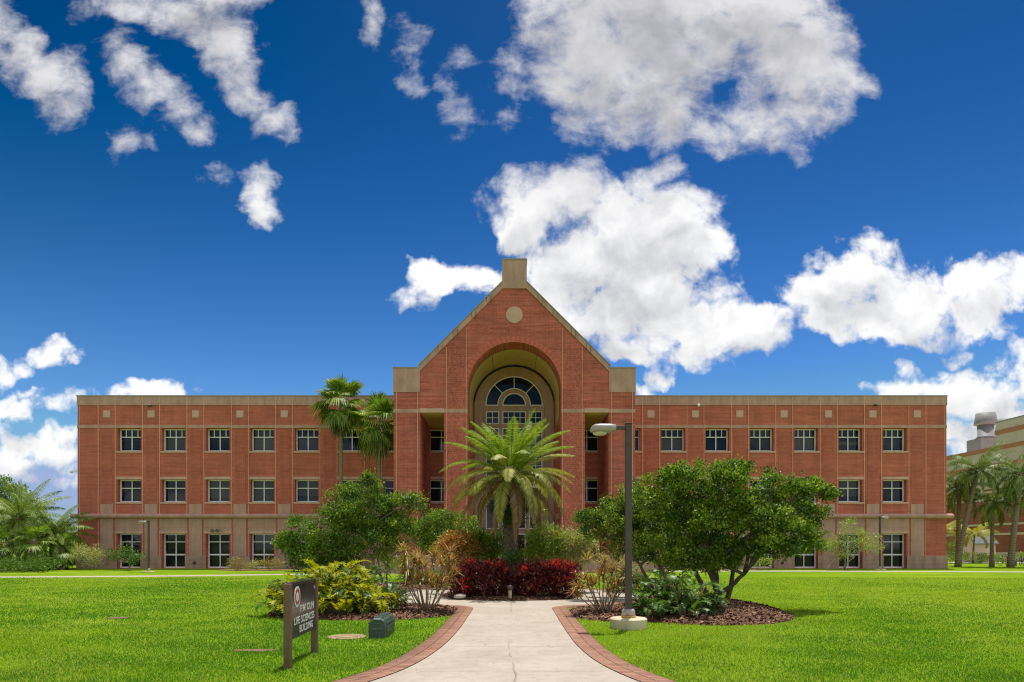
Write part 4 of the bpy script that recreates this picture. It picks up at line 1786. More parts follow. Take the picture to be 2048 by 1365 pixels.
# --- the two big multi-stemmed trees at the right
b1 = (5.65, 18.9, .22)
lob = px_lobes([(1450, 975, 52), (1395, 985, 55), (1340, 990, 45), (1515, 985, 52), (1575, 1005, 42), (1448, 950, 22), (1352, 958, 26), (1600, 1050, 45), (1622, 1085, 26),
                (1560, 1075, 55), (1490, 1050, 60), (1420, 1050, 62), (1350, 1055, 58), (1450, 1105, 38), (1390, 1105, 36), (1530, 1040, 50), (1300, 1010, 40), (1632, 978, 17), (1606, 985, 17), (1655, 986, 9),
                (1480, 940, 14), (1370, 1118, 34), (1470, 1112, 32), (1330, 1108, 36), (1420, 1125, 24), (1545, 1098, 34)], 18.2, b1, .95, .7, 3)
tree('ligustrum_tree', b1, lob, 'biggest broad dark green tree, many-stemmed, on the mulch mound right of the tall lamp post', 'tree',
     [(-.15, 0), (.12, .1), (.02, -.15), (-.25, -.1), (.28, 0), (.1, .25)], [M['lf_deep'], M['lf_tree'], M['lf_tree'], M['lf_sun'], M['lf_sun'], M['lf_tree'], M['lf_deep'], M['lf_sun']], M['bark'], 450, .088, .052, 11, .075, None, .10, 58)
b2 = (4.75, 21.6, 0.1)
lob = px_lobes([(1230, 1050, 45), (1185, 1062, 26), (1275, 990, 36), (1255, 1085, 42), (1300, 1050, 46), (1215, 1022, 24), (1310, 1095, 38), (1340, 1030, 40), (1270, 1030, 40), (1170, 1040, 14)], 21.8, b2, .95, .6, 5)
tree('ligustrum_tree', b2, lob, 'green broadleaf tree close behind the tall lamp post, left of the biggest tree', 'tree',
     [(0, 0), (.22, .1), (.45, .2)], [M['lf_deep'], M['lf_tree'], M['lf_tree'], M['lf_sun'], M['lf_sun'], M['lf_tree'], M['lf_deep'], M['lf_sun']], M['bark'], 400, .09, .054, 12, .06, None, .105, 54)
# --- trees at the left
b3 = (-5.75, 27.6, .06)
lob = px_lobes([(742, 990, 30), (738, 962, 10), (700, 1030, 45), (650, 1045, 42), (605, 1070, 38), (582, 1098, 22), (745, 1035, 52), (795, 1015, 40), (818, 1002, 13), (700, 1085, 50), (640, 1110, 38),
                (765, 1080, 48), (605, 1125, 28), (660, 1135, 36), (800, 1065, 36), (690, 985, 20), (560, 1085, 9)], 27.0, b3, .9, .8, 7)
tree('ligustrum_tree', b3, lob, 'large dark green tree with slim stems behind the yellow-green bush and sign', 'tree',
     [(-.3, 0), (.05, .1), (.45, .0), (.7, .25)], [M['lf_deep'], M['lf_dark'], M['lf_tree'], M['lf_sun']], M['bark_light'], 340, .10, .06, 13, .055, None, .12, 52)
b4 = (-3.6, 33.5, 0)
lob = px_lobes([(868, 1052, 32), (915, 1052, 32), (944, 1068, 20), (850, 1078, 30), (890, 1085, 34), (925, 1090, 26), (835, 1060, 20)], 33.2, b4, .9, .6, 9)
tree('ligustrum_tree', b4, lob, 'smaller round green tree left of the feather palm, before the brick piers', 'tree',
     [(-.3, 0), (.1, .1), (.4, 0)], [M['lf_deep'], M['lf_tree'], M['lf_tree'], M['lf_sun'], M['lf_sun'], M['lf_tree'], M['lf_deep'], M['lf_sun']], M['bark_light'], 330, .11, .06, 14, .055, None, .13, 38)


# --- shrubs: leafy mounds on a few stems
def shrub(name, base, lobes, label, cat, leafm, per_m2, length, width, seed, csize=.12, clump=18, extra=None, group=None, shell=.3, up=.6, stems=5, stemm=None, r=.014):
    root = empty(name, base, label, cat, group)
    rg = random.Random(seed)
    mb = MB()
    for i in range(stems):
        l = lobes[i % len(lobes)]
        a = (l[0][0] * .35 + rg.uniform(-.12, .12), l[0][1] * .35 + rg.uniform(-.1, .1), -.03)
        tip = (l[0][0] + rg.uniform(-.6, .6) * l[1][0], l[0][1] + rg.uniform(-.5, .5) * l[1][1], l[0][2] + rg.uniform(-.2, .8) * l[1][2])
        limb(mb, a, tip, r, r * .35, rg, .06, 5, 5)
    mb.build('stems', stemm or M['stem'], root)
    crown_mesh('foliage', root, ragged(lobes, seed, 3, .45), leafm, per_m2, length, width, seed, clump, csize, shell, up)
    if extra:
        for nm, mt, dens, ln, wd, *own in extra:
            top = own[0] if own else [((c[0], c[1], c[2] + r_[2] * .25), (r_[0], r_[1], r_[2] * .9)) for c, r_ in lobes]
            crown_mesh(nm, root, top, mt, dens, ln, wd, seed + 50, 5, .05, .8, up)
    return root


# red-leaved hedge in front of the palm: two blocks with a gap in the middle
b_ = (-1.0, 22.55, .05)
lob = [((x, .05 * math.sin(x * 9), .42), (.34, .42, .46)) for x in np.linspace(-.78, .72, 6)] + [((x, 0, .85), (.26, .34, .22)) for x in np.linspace(-.6, .68, 6)]
shrub('red_hedge', b_, lob, 'dark red leafy hedge in the round planter, left of the small path light', 'hedge', M['lf_red'], 300, .15, .055, 21, .11, 14,
      [('bright_leaves', M['lf_scarlet'], 300, .15, .065, [((-.35, -.15, 1.12), (.13, .13, .10)), ((-.75, -.3, .85), (.14, .12, .14)), ((.62, -.25, .98), (.16, .14, .12)), ((-.55, -.42, .42), (.10, .08, .22)), ((.25, -.2, 1.08), (.12, .12, .08)), ((-1.02, -.2, .6), (.14, .12, .16))])], 'red hedges in the planter', .5, .9, 16)
b_ = (1.12, 22.55, .05)
lob = [((x, .06 * math.sin(x * 7), .42), (.34, .42, .45)) for x in np.linspace(-.78, .75, 6)] + [((x, 0, .82), (.27, .34, .24)) for x in np.linspace(-.7, .7, 6)]
shrub('red_hedge', b_, lob, 'dark red leafy hedge in the round planter, right of the small path light', 'hedge', M['lf_red'], 300, .15, .055, 22, .11, 14,
      [('bright_leaves', M['lf_scarlet'], 300, .15, .065, [((.72, -.2, 1.02), (.24, .16, .12)), ((.35, -.25, 1.05), (.2, .14, .10)), ((.88, -.3, .68), (.14, .12, .14)), ((-.2, -.25, 1.05), (.14, .12, .08)), ((-.72, -.3, .9), (.12, .12, .08)), ((.55, -.42, .55), (.1, .08, .1))])], 'red hedges in the planter', .5, .9, 16)

# flowering shrubs behind the hedge
HB = [((-1.55, 25.0), [(898, 1098, 26), (925, 1085, 28), (905, 1120, 24), (880, 1105, 16)], 'lf_orange', 'orange and yellow leaved shrub at the left side of the round planter', 31, False),
      ((-.75, 25.6), [(948, 1085, 30), (980, 1092, 30), (960, 1115, 30), (990, 1112, 22)], 'lf_tree', 'green shrub with small red flowers, left of the feather palm trunk', 32, True),
      ((1.2, 25.4), [(1078, 1098, 30), (1100, 1085, 34), (1095, 1115, 30), (1060, 1110, 22)], 'lf_bright', 'light green shrub with small red flowers, just right of the feather palm trunk', 33, True),
      ((2.1, 25.6), [(1140, 1085, 34), (1165, 1095, 30), (1140, 1112, 30), (1172, 1110, 22)], 'lf_pale', 'pale twiggy flowering shrub at the right side of the round planter', 34, True),
      ((.12, 23.6), [(1024, 1130, 16), (1030, 1118, 14)], 'lf_dark', 'small round green shrub in the gap between the two red hedges', 35, False)]
for (bx, by), lst, mt, lab, sd, fl in HB:
    base = (bx, by, .06)
    lob = px_lobes(lst, by, base, .8, .3, sd)
    shrub('flowering_shrub' if fl else 'shrub', base, lob, lab, 'shrub', M[mt], 520, .10, .046, sd, .11, 18,
          [('flowers', M['flower'], 16, .06, .055)] if fl else None, None, .25, .5, 12)


# --- spiky plants (dracaena): canes with rosettes of strap leaves
def rosette(rg, c, n, L, W, droop, out_v, out_q, off, tilt=(0, 0, 1)):
    tilt = np.array(tilt, float)
    for i in range(n):
        az = rg.uniform(0, 2 * PI)
        el = rg.uniform(-.25, 1.35)
        d = unit(np.array([math.cos(az) * math.cos(el), math.sin(az) * math.cos(el), math.sin(el)]) + tilt * .35)
        s = unit(np.cross(d, np.array([0, 0, 1.0])) + 1e-6)
        l = L * rg.uniform(.7, 1.15)
        p0 = np.array(c)
        p1 = p0 + d * l * .5
        p2 = p0 + d * l - np.array([0, 0, droop * l * rg.uniform(.3, 1.1)])
        w = W * .5
        b = off + len(out_v)
        out_v += [p0 - s * w * .6, p0 + s * w * .6, p1 + s * w, p1 - s * w, p2 + s * w * .08, p2 - s * w * .08]
        out_q += [(b, b + 1, b + 2, b + 3), (b + 3, b + 2, b + 4, b + 5)]


def dracaena(base, label, canes, seed, leafm, L=.34, W=.03, n=26):
    root = empty('spiky_plant', base, label, 'spiky plant', None)
    rg = random.Random(seed)
    mb = MB()
    V, Q = [], []
    for (tx, ty, tz) in canes:
        a = (tx * .22 + rg.uniform(-.06, .06), ty * .22 + rg.uniform(-.05, .05), -.03)
        limb(mb, a, (tx, ty, tz), .016, .010, rg, .08, 6, 6)
        rosette(rg, (tx, ty, tz - .02), n, L, W, .35, V, Q, 0, (tx * .5, ty * .5, 1))
        if rg.random() < .6:
            rosette(rg, (tx * .9, ty * .9, tz * .86), n // 2, L * .9, W, .7, V, Q, 0, (tx, ty, .2))
    mb.build('canes', M['stem'], root)
    arr_mesh('leaves', np.array(V), np.array(Q), leafm, root)
    return root


rg = random.Random(5)
cl = [(rg.uniform(-.62, .66), rg.uniform(-.35, .4), rg.uniform(.6, 1.55)) for _ in range(22)]
dracaena((-2.17, 17.35, .10), 'tall spiky orange-tipped plant with bare canes at the left of the path', cl, 41, M['lf_drac'], .42, .042, 30)
rg = random.Random(8)
cl = [(rg.uniform(-.55, .6), rg.uniform(-.35, .35), rg.uniform(.5, 1.3)) for _ in range(14)] + [(-.72, -.2, .45), (-.65, -.3, .6)]
dracaena((2.28, 17.0, .10), 'spiky orange-tipped plant with bare canes just left of the tall lamp post', cl, 42, M['lf_drac'], .42, .040, 28)
rg = random.Random(9)
cl = [(-.45, 0, 1.75), (.05, .1, 1.95), (.4, -.1, 1.7), (-.1, -.2, 1.5), (.55, .15, 1.95), (-.6, .2, 1.45), (.2, .2, 1.35), (.75, 0, 1.6)]
dracaena((3.45, 23.2, .03), 'tall green and tan spiky plant at the far ring path, behind the lamp post', cl, 43, M['lf_autumn'], .5, .05, 30)
rg = random.Random(10)
cl = [(rg.uniform(-.7, .7), rg.uniform(-.4, .4), rg.uniform(.25, .7)) for _ in range(16)]
dracaena((4.35, 26.8, .03), 'low orange-brown spiky plant behind the lamp post at the ring path edge', cl, 44, M['lf_orange'], .36, .045, 24)
rg = random.Random(12)
cl = [(rg.uniform(-.35, .35), rg.uniform(-.25, .25), rg.uniform(1.35, 2.0)) for _ in range(7)]
dracaena((-2.6, 27.6, .03), 'thin tall spiky plant with yellow heads behind the left of the planter', cl, 45, M['lf_orange'], .5, .04, 28)


# --- lobed-leaf bushes (large cut leaves on stalks)
def lobed_leaf(V, Q, o, az, el, L, W, droop, rg, nl=9):
    """one big leaf: midrib arching from o, broad side lobes"""
    d = np.array([math.cos(az) * math.cos(el), math.sin(az) * math.cos(el), math.sin(el)])
    side = np.array([-math.sin(az), math.cos(az), 0.0])
    prev = np.array(o, float)
    seg = L / nl
    e = el
    for i in range(nl):
        e -= droop / nl * (.4 + 1.4 * i / nl)
        dd = np.array([math.cos(az) * math.cos(e), math.sin(az) * math.cos(e), math.sin(e)])
        up = np.cross(side, dd)
        nxt = prev + dd * seg
        t = (i + .7) / nl
        w = W * math.sin(PI * min(1, (.18 + .82 * t))) ** .7 * rg.uniform(.85, 1.1) + .015
        for s in (-1, 1):
            b = len(V)
            tip = prev + dd * seg * .9 + side * s * w + dd * w * .35 - up * w * rg.uniform(.05, .45)
            V += [prev, prev + side * s * w * .5 + dd * seg * .1 - up * w * .1, tip, nxt + side * s * w * .35 + dd * seg * .2 - up * w * .06]
            Q.append((b, b + 1, b + 2, b + 3))
        prev = nxt


def lobed_bush(name, base, label, spots, seed, mats, n, L, W, el=(.2, 1.2), droop=1.3, cat='bush', stalk=.55):
    root = empty(name, base, label, cat)
    rg = random.Random(seed)
    mb = MB()
    packs = [([], []) for _ in mats]
    for i in range(n):
        sx, sy, sr, sz = rg.choice(spots)
        a = rg.uniform(0, 2 * PI)
        e = rg.uniform(*el)
        rr_ = sr * math.sqrt(rg.random())
        foot = Vector((sx + .25 * rr_ * math.cos(a), sy + .25 * rr_ * math.sin(a), 0))
        h = sz * rg.uniform(.35, 1.0)
        o = Vector((sx + rr_ * math.cos(a), sy + rr_ * math.sin(a), h))
        limb(mb, foot, o, .012, .007, rg, .06, 4, 3)
        V, Q = packs[rg.randrange(len(mats)) if len(mats) < 3 else min(len(mats) - 1, int(rg.random() * len(mats)))]
        lobed_leaf(V, Q, o, a + rg.uniform(-.6, .6), e * (.6 + .5 * h / max(sz, .01)), L * rg.uniform(.7, 1.2), W * rg.uniform(.8, 1.2), droop * rg.uniform(.6, 1.3), rg)
    mb.build('stems', M['stem'], root)
    for (V, Q), m in zip(packs, mats):
        if V:
            arr_mesh('leaves', np.array(V), np.array(Q), m, root)
    return root


lobed_bush('philodendron_bush', (-4.35, 17.1, .03), 'yellow-green bush of large cut leaves behind the sign', [(-1.2, -.2, .45, .55), (-1.05, .25, .5, .85), (-.85, 0, .5, .72), (-.3, .3, .55, 1.15), (.25, .1, .6, .8), (.75, -.1, .5, .5), (-.75, -.4, .4, .42), (.1, -.5, .5, .45), (0, .6, .5, 1.2)], 51,
           [M['lf_lime'], M['lf_lime'], M['lf_lime'], M['lf_philo']], 370, .52, .15, (.0, 1.1), 1.5)
lobed_bush('philodendron_bush', (-3.6, 18.4, .05), 'low dark green leafy clump between the yellow-green bush and the path', [(.0, .1, .45, .5), (.45, 0, .4, .42), (-.5, .2, .5, .9), (-.35, .8, .5, 1.1)], 52,
           [M['lf_philo'], M['lf_philo']], 110, .42, .12, (.0, 1.1), 1.5)
lobed_bush('philodendron_bush', (3.75, 16.3, .08), 'dark green large-leaved bush on the mulch to the right of the tall lamp post', [(-.45, 0, .45, .55), (.1, .1, .55, .95), (.55, 0, .5, .75), (.3, -.35, .5, .4), (-.4, -.4, .4, .35), (.85, -.1, .3, .4), (.05, .5, .5, 1.05)], 53,
           [M['lf_philo'], M['lf_philo'], M['lf_dark']], 240, .36, .12, (.0, 1.1), 1.5)
lobed_bush('philodendron_bush', (4.55, 25.6, .02), 'dark bush in shade behind the lamp post, beyond the ring path', [(0, 0, .6, .8), (.5, .2, .5, .6), (-.4, .2, .5, .6)], 54,
           [M['lf_philo'], M['lf_dark']], 110, .4, .12, (.0, 1.1), 1.5)
lobed_bush('philodendron_bush', (-4.15, 30.2, .02), 'dark green leafy clump on the far left side of the ring path', [(0, 0, .5, .5), (-.4, .2, .5, .6), (.5, .1, .4, .6)], 55,
           [M['lf_philo'], M['lf_dark']], 90, .4, .12, (.0, 1.1), 1.5)


# --- palms
def frond(rg, o, az, el, L, droop, nleaf, ll, lw, vee=.5, hang=.2, curve=1.3, twist=0.0, forward=.75):
    """feather frond from o: rachis arching down, leaflets both sides. returns verts, quads, rachis points"""
    V, Q, pts = [], [], []
    p = np.array(o, float)
    n = nleaf
    e = el
    side = np.array([-math.sin(az), math.cos(az), 0.0])
    rach = []
    for i in range(n + 1):
        t = i / n
        e = el - droop * t ** curve
        dd = np.array([math.cos(az) * math.cos(e), math.sin(az) * math.cos(e), math.sin(e)])
        rach.append((p.copy(), dd))
        p = p + dd * (L / n)
    for i in range(int(n * .10), n + 1):
        t = i / n
        p, dd = rach[i]
        up = np.cross(side, dd)
        up = up if True else -up
        l = ll * (math.sin(PI * min(1, .12 + .86 * t)) ** .6) * rg.uniform(.85, 1.1)
        for s in (-1, 1):
            d = unit(dd * forward + side * s * (1 - .25 * t) - up * (-vee) * 1.0 * (1 if s else 1) + np.array([rg.uniform(-.1, .1), rg.uniform(-.1, .1), -hang * (1 + t)]))
            w = unit(np.cross(d, up) + 1e-6) * lw * .5
            b = len(V)
            m = p + d * l * .4
            V += [p, m + w, p + d * l - np.array([0, 0, hang * l * .35]), m - w]
            Q.append((b, b + 1, b + 2, b + 3))
    # rachis as a thin three-sided rod
    b = len(V)
    for i, (p, dd) in enumerate(rach):
        r = .016 * L / 2.4 * (1 - .85 * i / n) + .002
        up = np.cross(side, dd)
        V += [p + side * r, p - side * r, p + up * r]
    for i in range(n):
        k = b + i * 3
        for j in range(3):
            j2 = (j + 1) % 3
            Q.append((k + j, k + j2, k + 3 + j2, k + 3 + j))
    return V, Q


# the feather palm in the planter
root = empty('date_palm', (-.05, 24.3, .08), 'feather palm with a stout trunk in the middle of the round planter', 'palm tree')
mb = MB()
prof = [(.42, -.1), (.40, .2), (.34, .5), (.295, 1.0), (.265, 1.8), (.26, 2.5), (.27, 3.0), (.30, 3.5), (.30, 4.1), (.2, 4.5)]
mb.lathe(prof, n=20)
rg = random.Random(61)
for k in range(230):     # old leaf bases
    z = .15 + 3.95 * k / 230
    a = k * 2.39996
    r = np.interp(z, [p_[1] for p_ in prof], [p_[0] for p_ in prof])
    c = Vector((math.cos(a), math.sin(a), 0))
    t = Vector((-math.sin(a), math.cos(a), 0))
    w, h = .065, .10
    o = c * (r - .01) + Vector((0, 0, z))
    tip = c * (r + .035) + Vector((0, 0, z + h))
    mb.face([o - t * w, o + t * w, tip + t * w * .5, tip - t * w * .5])
    mb.face([tip - t * w * .5, tip + t * w * .5, o + t * w * .4 + Vector((0, 0, h * 1.2)), o - t * w * .4 + Vector((0, 0, h * 1.2))])
mb.build('trunk', M['date_trunk'], root)
NF = 60
for k in range(NF):
    t = k / NF                      # 0 young centre .. 1 oldest
    az = k * 2.39996 + rg.uniform(-.2, .2)
    el = 1.50 - 1.80 * t ** .85 + rg.uniform(-.12, .12)
    L = (2.15 + .42 * min(1, t * 2.2)) * rg.uniform(.86, 1.1)
    dr = .6 + 1.0 * t + rg.uniform(-.2, .35)
    m = M['fr_young'] if t < .42 else (M['fr_old'] if t < .9 else M['fr_dry'])
    o = (.16 * math.cos(az), .16 * math.sin(az), 4.42 - .45 * t)
    V, Q = frond(rg, o, az, el, L, dr, 52, .40, .047, .30, .10, 1.25)
    arr_mesh('frond', np.array(V), np.array(Q), m, root)
for az, el, L in ((-1.1, -.7, 2.5), (-.75, -.85, 2.7), (-.4, -.7, 2.4), (-2.0, -.9, 2.2), (-1.45, -1.0, 2.6), (3.9, -.85, 2.3), (.6, -.9, 2.2), (4.3, -1.0, 2.4)):
    V, Q = frond(rg, (.2 * math.cos(az), .2 * math.sin(az), 3.95), az, el + .55, L, 1.15, 34, .26, .028, .2, .5, .8)
    arr_mesh('dead_frond', np.array(V), np.array(Q), M['fr_dry'], root)['label'] = 'brown hanging dead frond'
# ferns growing below the crown
lob = [((.48 * math.cos(a), .48 * math.sin(a) - .12, z - .15), (.27, .27, .34)) for a, z in ((-1.5, 3.3), (-.7, 3.2), (-2.4, 3.15), (.2, 3.3), (3.3, 3.25), (1.6, 3.3), (-1.1, 2.95), (-2.1, 2.85))]
crown_mesh('fern', root, lob, M['lf_deep'], 420, .12, .035, 66, 18, .09, .3, -.3)


# fan palms by the left wing
def fan_leaf(rg, V, Q, o, az, el, pet, R, droop, nseg=22):
    d = np.array([math.cos(az) * math.cos(el), math.sin(az) * math.cos(el), math.sin(el)])
    side = unit(np.array([-math.sin(az), math.cos(az), 0.0]))
    up = np.cross(side, d) * -1
    hub = np.array(o, float) + d * pet
    # petiole
    b = len(V)
    w = .018
    V += [np.array(o) - side * w, np.array(o) + side * w, hub + side * w * .6, hub - side * w * .6]
    Q.append((b, b + 1, b + 2, b + 3))
    blade = unit(d * .85 - np.array([0, 0, droop * .35]))
    nrm = np.cross(side, blade)
    for i in range(nseg):
        a0 = -1.75 + 3.5 * i / nseg
        a1 = -1.75 + 3.5 * (i + 1) / nseg
        am = (a0 + a1) / 2
        l = R * (.82 + .18 * math.cos(am)) * rg.uniform(.9, 1.08)
        e0 = blade * math.cos(a0) + side * math.sin(a0)
        e1 = blade * math.cos(a1) + side * math.sin(a1)
        em = blade * math.cos(am) + side * math.sin(am)
        b = len(V)
        fold = nrm * .03
        mid = .62
        tip = hub + em * l - np.array([0, 0, 1.0]) * l * droop * rg.uniform(.25, .75)
        V += [hub, hub + e0 * l * mid, hub + e1 * l * mid, tip + fold]
        Q.append((b, b + 1, b + 3, b + 2) if True else (b, b, b, b))


def fan_palm(base, top, label, seed, nl, R, pet, rt, skirt, lean=(0, 0), name='fan_palm', group=None, mats=None, els=(-1.25, 1.45)):
    root = empty(name, base, label, 'palm tree', group)
    rg = random.Random(seed)
    mb = MB()
    pts = [(lean[0] * t * t, lean[1] * t * t, top * t - .1 * (t == 0)) for t in [i / 10 for i in range(11)]]
    mb.tube(pts, [rt * (1.35 if i == 0 else 1.08 - .25 * i / 10) for i in range(11)], 12)
    mb.build('trunk', M['palm_trunk'], root)
    cx, cy = lean
    V, Q = [], []
    for k in range(nl):
        t = (k + .5) / nl
        az = k * 2.39996 + rg.uniform(-.3, .3)
        el = els[1] - (els[1] - els[0]) * t + rg.uniform(-.38, .38)
        fan_leaf(rg, V, Q, (cx, cy, top - .1 - .25 * t), az, el, pet * rg.uniform(.6, 1.2), R * rg.uniform(.7, 1.12), (.2 + .6 * t) * rg.uniform(.5, 1.4))
    arr_mesh('crown', np.array(V), np.array(Q), mats or M['fr_fan'], root)
    if skirt:
        V, Q = [], []
        for k in range(skirt):
            az = k * 2.39996
            fan_leaf(rg, V, Q, (cx, cy, top - .5 - .5 * rg.random()), az, -1.15 - .3 * rg.random(), pet * .6, R * .8, .8, 14)
        arr_mesh('dead_leaves', np.array(V), np.array(Q), M['lf_brown'], root)
    return root


fan_palm((-12.72, 50.8, 0), 12.75, 'taller fan palm before the left wing, its head rising over the roof line', 71, 38, 1.35, 1.15, .15, 9)
fan_palm((-9.72, 50.0, 0), 11.0, 'shorter fan palm beside the left pier of the gable', 72, 38, 1.32, 1.1, .15, 12)


# palm group at the right edge (drooping feather leaves)
def queen_palm(base, top, lean, label, seed, nf, L, rt, name='feather_palm', group=None, mat=None, trunkm=None, ll=.55, dr=(1.2, 2.2), els=(1.35, -.35), hang=.55):
    root = empty(name, base, label, 'palm tree', group)
    rg = random.Random(seed)
    mb = MB()
    pts, rad = [], []
    for i in range(12):
        t = i / 11
        pts.append((lean[0] * t ** 1.25, lean[1] * t, top * t - .1 * (t == 0)))
        rad.append(rt * (1.35 - .4 * min(1, t * 4) - .12 * t))
    mb.tube(pts, rad, 12)
    mb.build('trunk', trunkm or M['palm_trunk'], root)
    V, Q = [], []
    for k in range(nf):
        t = (k + .5) / nf
        az = k * 2.39996 + rg.uniform(-.25, .25)
        v, q = frond(rg, (lean[0], lean[1], top - .1), az, els[0] + (els[1] - els[0]) * t + rg.uniform(-.1, .1), L * rg.uniform(.85, 1.1), dr[0] + (dr[1] - dr[0]) * t * rg.uniform(.6, 1.1), 40, ll, .065, .1, hang, 1.3)
        b = len(V)
        V += v
        Q += [tuple(i + b for i in f) for f in q]
    arr_mesh('crown', np.array(V), np.array(Q), mat or M['fr_queen'], root)
    return root


QG = 'feather palms at the right end of the building'
queen_palm((38.0, 58.2, 0), 8.3, (1.75, 0), 'feather palm with a slanting pale trunk, nearest the end of the brick wing', 81, 26, 3.3, .21, group=QG)
queen_palm((38.9, 59.5, 0), 7.0, (.5, .6), 'dark upright feather palm directly behind the slanting one', 82, 24, 3.0, .20, group=QG)
queen_palm((41.6, 59.2, 0), 5.6, (.1, 0), 'shortest straight feather palm, in the middle of the group at the right', 83, 22, 2.5, .17, group=QG)
queen_palm((42.0, 57.5, 0), 7.9, (.9, 0), 'thick feather palm with a rough trunk leaning right, beside the bicycles', 84, 28, 3.3, .24, group=QG)
queen_palm((45.2, 58.6, 0), 6.6, (-.4, .2), 'feather palm cut by the right edge of the photo', 85, 24, 3.0, .2, group=QG)
queen_palm((48.6, 72, 0), 3.2, (.2, 0), 'small yellow feather palm against the brick wall behind the palm group', 86, 14, 2.6, .1, 'yellow_palm', None, M['fr_yellow'], ll=.6, els=(1.2, .1))
queen_palm((46.8, 74, 0), 3.5, (-.2, 0), 'small yellow palm next to the corner of the brick wing', 87, 14, 2.4, .1, 'yellow_palm', None, M['fr_yellow'], ll=.6, els=(1.2, .1))

# palm bed at the left edge
LG = 'palms in the bed at the left edge'
queen_palm((-37.6, 50.5, 0), 3.9, (1.2, 0), 'tall feather palm at the left edge, its fronds reaching towards the brick wing', 91, 34, 4.0, .2, group=LG, mat=M['fr_fan'], els=(1.3, -.2), dr=(.9, 1.7))
queen_palm((-35.2, 52.0, 0), 2.6, (0.3, 0), 'middle feather palm of the left bed, lower than the tall one', 92, 34, 3.3, .2, group=LG, mat=M['fr_fan'], els=(1.35, -.3), dr=(1.0, 1.9))
fan_palm((-36.6, 48.6, 0), 2.1, 'stout fan palm with a brown trunk at the left edge', 93, 26, .85, .8, .34, 12, group=LG, mats=M['fr_fan'])
fan_palm((-34.6, 49.4, 0), 2.3, 'stout fan palm second from the left edge, in front of the bed', 94, 26, .9, .85, .30, 12, group=LG, mats=M['fr_fan'])
fan_palm((-34.0, 51.5, 0), 1.6, 'low fan palm beside the hedge, third from the left edge', 95, 22, .8, .8, .26, 8, group=LG, mats=M['fr_fan'])
queen_palm((-43.0, 66.0, 0), .9, (0, 0), 'short wide date palm near the corner of the brick wing, with yellow lower fronds', 96, 26, 3.2, .28, 'date_palm', None, M['fr_queen'], els=(1.4, -.35), dr=(.7, 1.6), hang=.2, ll=.4)


b7 = (-40.5, 56.0, 0)
lob = px_lobes([(22, 1000, 30), (55, 1030, 30), (82, 1058, 26), (0, 1040, 36), (35, 1075, 30), (98, 1078, 22), (-20, 1000, 30), (5, 975, 20)], 56, b7, .8, 1.0, 19)
tree('leafy_tree', b7, lob, 'rounded leafy tree behind the palms at the left edge', 'tree', [(0, 0), (.4, 0)], [M['lf_tree'], M['lf_dark'], M['lf_bright']], M['bark'], 130, .18, .10, 20, .10, None, .2, 26, False)


def low_hedge(name, x0, x1, y0, y1, h, label, mt, seed, cat='hedge', per=60, ln=.14, wd=.08, z0=.0):
    base = ((x0 + x1) / 2, (y0 + y1) / 2, 0)
    n = max(3, int((x1 - x0) / (h * .8)))
    rg = random.Random(seed)
    lob = [((x0 + (x1 - x0) * (i + .5) / n - base[0], rg.uniform(-.2, .2) * (y1 - y0), h * .5), ((x1 - x0) / n * .8, (y1 - y0) * .5, h * .5 * rg.uniform(.85, 1.12))) for i in range(n)]
    return shrub(name, base, lob, label, cat, M[mt], per, ln, wd, seed, .12, 16, None, None, .45, .6, 6)


low_hedge('hedge', -38.5, -31.2, 45.6, 48.6, 1.0, 'dark low hedge under the palms at the left edge', 'lf_dark', 101, per=70)
low_hedge('hedge', -50, -37.5, 63, 64.2, .6, 'long clipped hedge in the distance left of the brick wing', 'lf_dark', 102, per=40, ln=.2, wd=.12)
low_hedge('hedge', 44.5, 53.5, 70.2, 71.8, 1.0, 'clipped light green hedge in front of the hut', 'lf_bright', 103, per=45, ln=.16, wd=.1)
low_hedge('hedge', 9.2, 12.6, 50.6, 52.6, 1.1, 'clipped hedge at the foot of the right wing, behind the trees', 'lf_tree', 104, per=60)
low_hedge('hedge', -8.8, -6.6, 43.5, 45.0, 1.3, 'round green hedge before the low porch wall', 'lf_tree', 105, per=60)

# shrubs and small trees along the foot of the building
WB = [('shrub', (-31.3, 50.6, 0), [(165, 1100, 18), (185, 1105, 22), (150, 1112, 12), (195, 1120, 14), (170, 1120, 18)], 'lf_pale', 'pale twiggy shrub at the left corner of the brick wing', 111),
      ('shrub', (-19.9, 49.3, 0), [(478, 1127, 15), (468, 1132, 10), (488, 1131, 12)], 'lf_autumn', 'bronze shrub under the third ground floor window', 112),
      ('shrub', (-18.2, 50.2, 0), [(506, 1131, 8), (516, 1131, 8), (498, 1132, 7)], 'lf_pale', 'small pale green shrub between the two bronze shrubs', 113),
      ('shrub', (-17.2, 49.3, 0), [(535, 1124, 14), (548, 1126, 13), (528, 1131, 9), (560, 1130, 12)], 'lf_autumn', 'larger bronze shrub left of the big dark tree, against the wall', 114),
      ('shrub', (18.2, 50.6, 0), [(1522, 1118, 10), (1535, 1124, 9), (1515, 1128, 9)], 'lf_bright', 'light green shrub below the big tree, before a ground floor window', 115),
      ('shrub', (37.4, 62, 0), [(1905, 1090, 14), (1902, 1105, 12), (1915, 1108, 10)], 'lf_tree', 'green shrub seen past the right corner of the brick wing', 116)]
for nm, base, lst, mt, lab, sd in WB:
    shrub(nm, base, px_lobes(lst, base[1], base, .9, .3, sd), lab, 'shrub', M[mt], 120, .10, .05, sd, .13, 16, None, None, .25, .5, 9)
b5 = (-27.9, 49.8, 0)
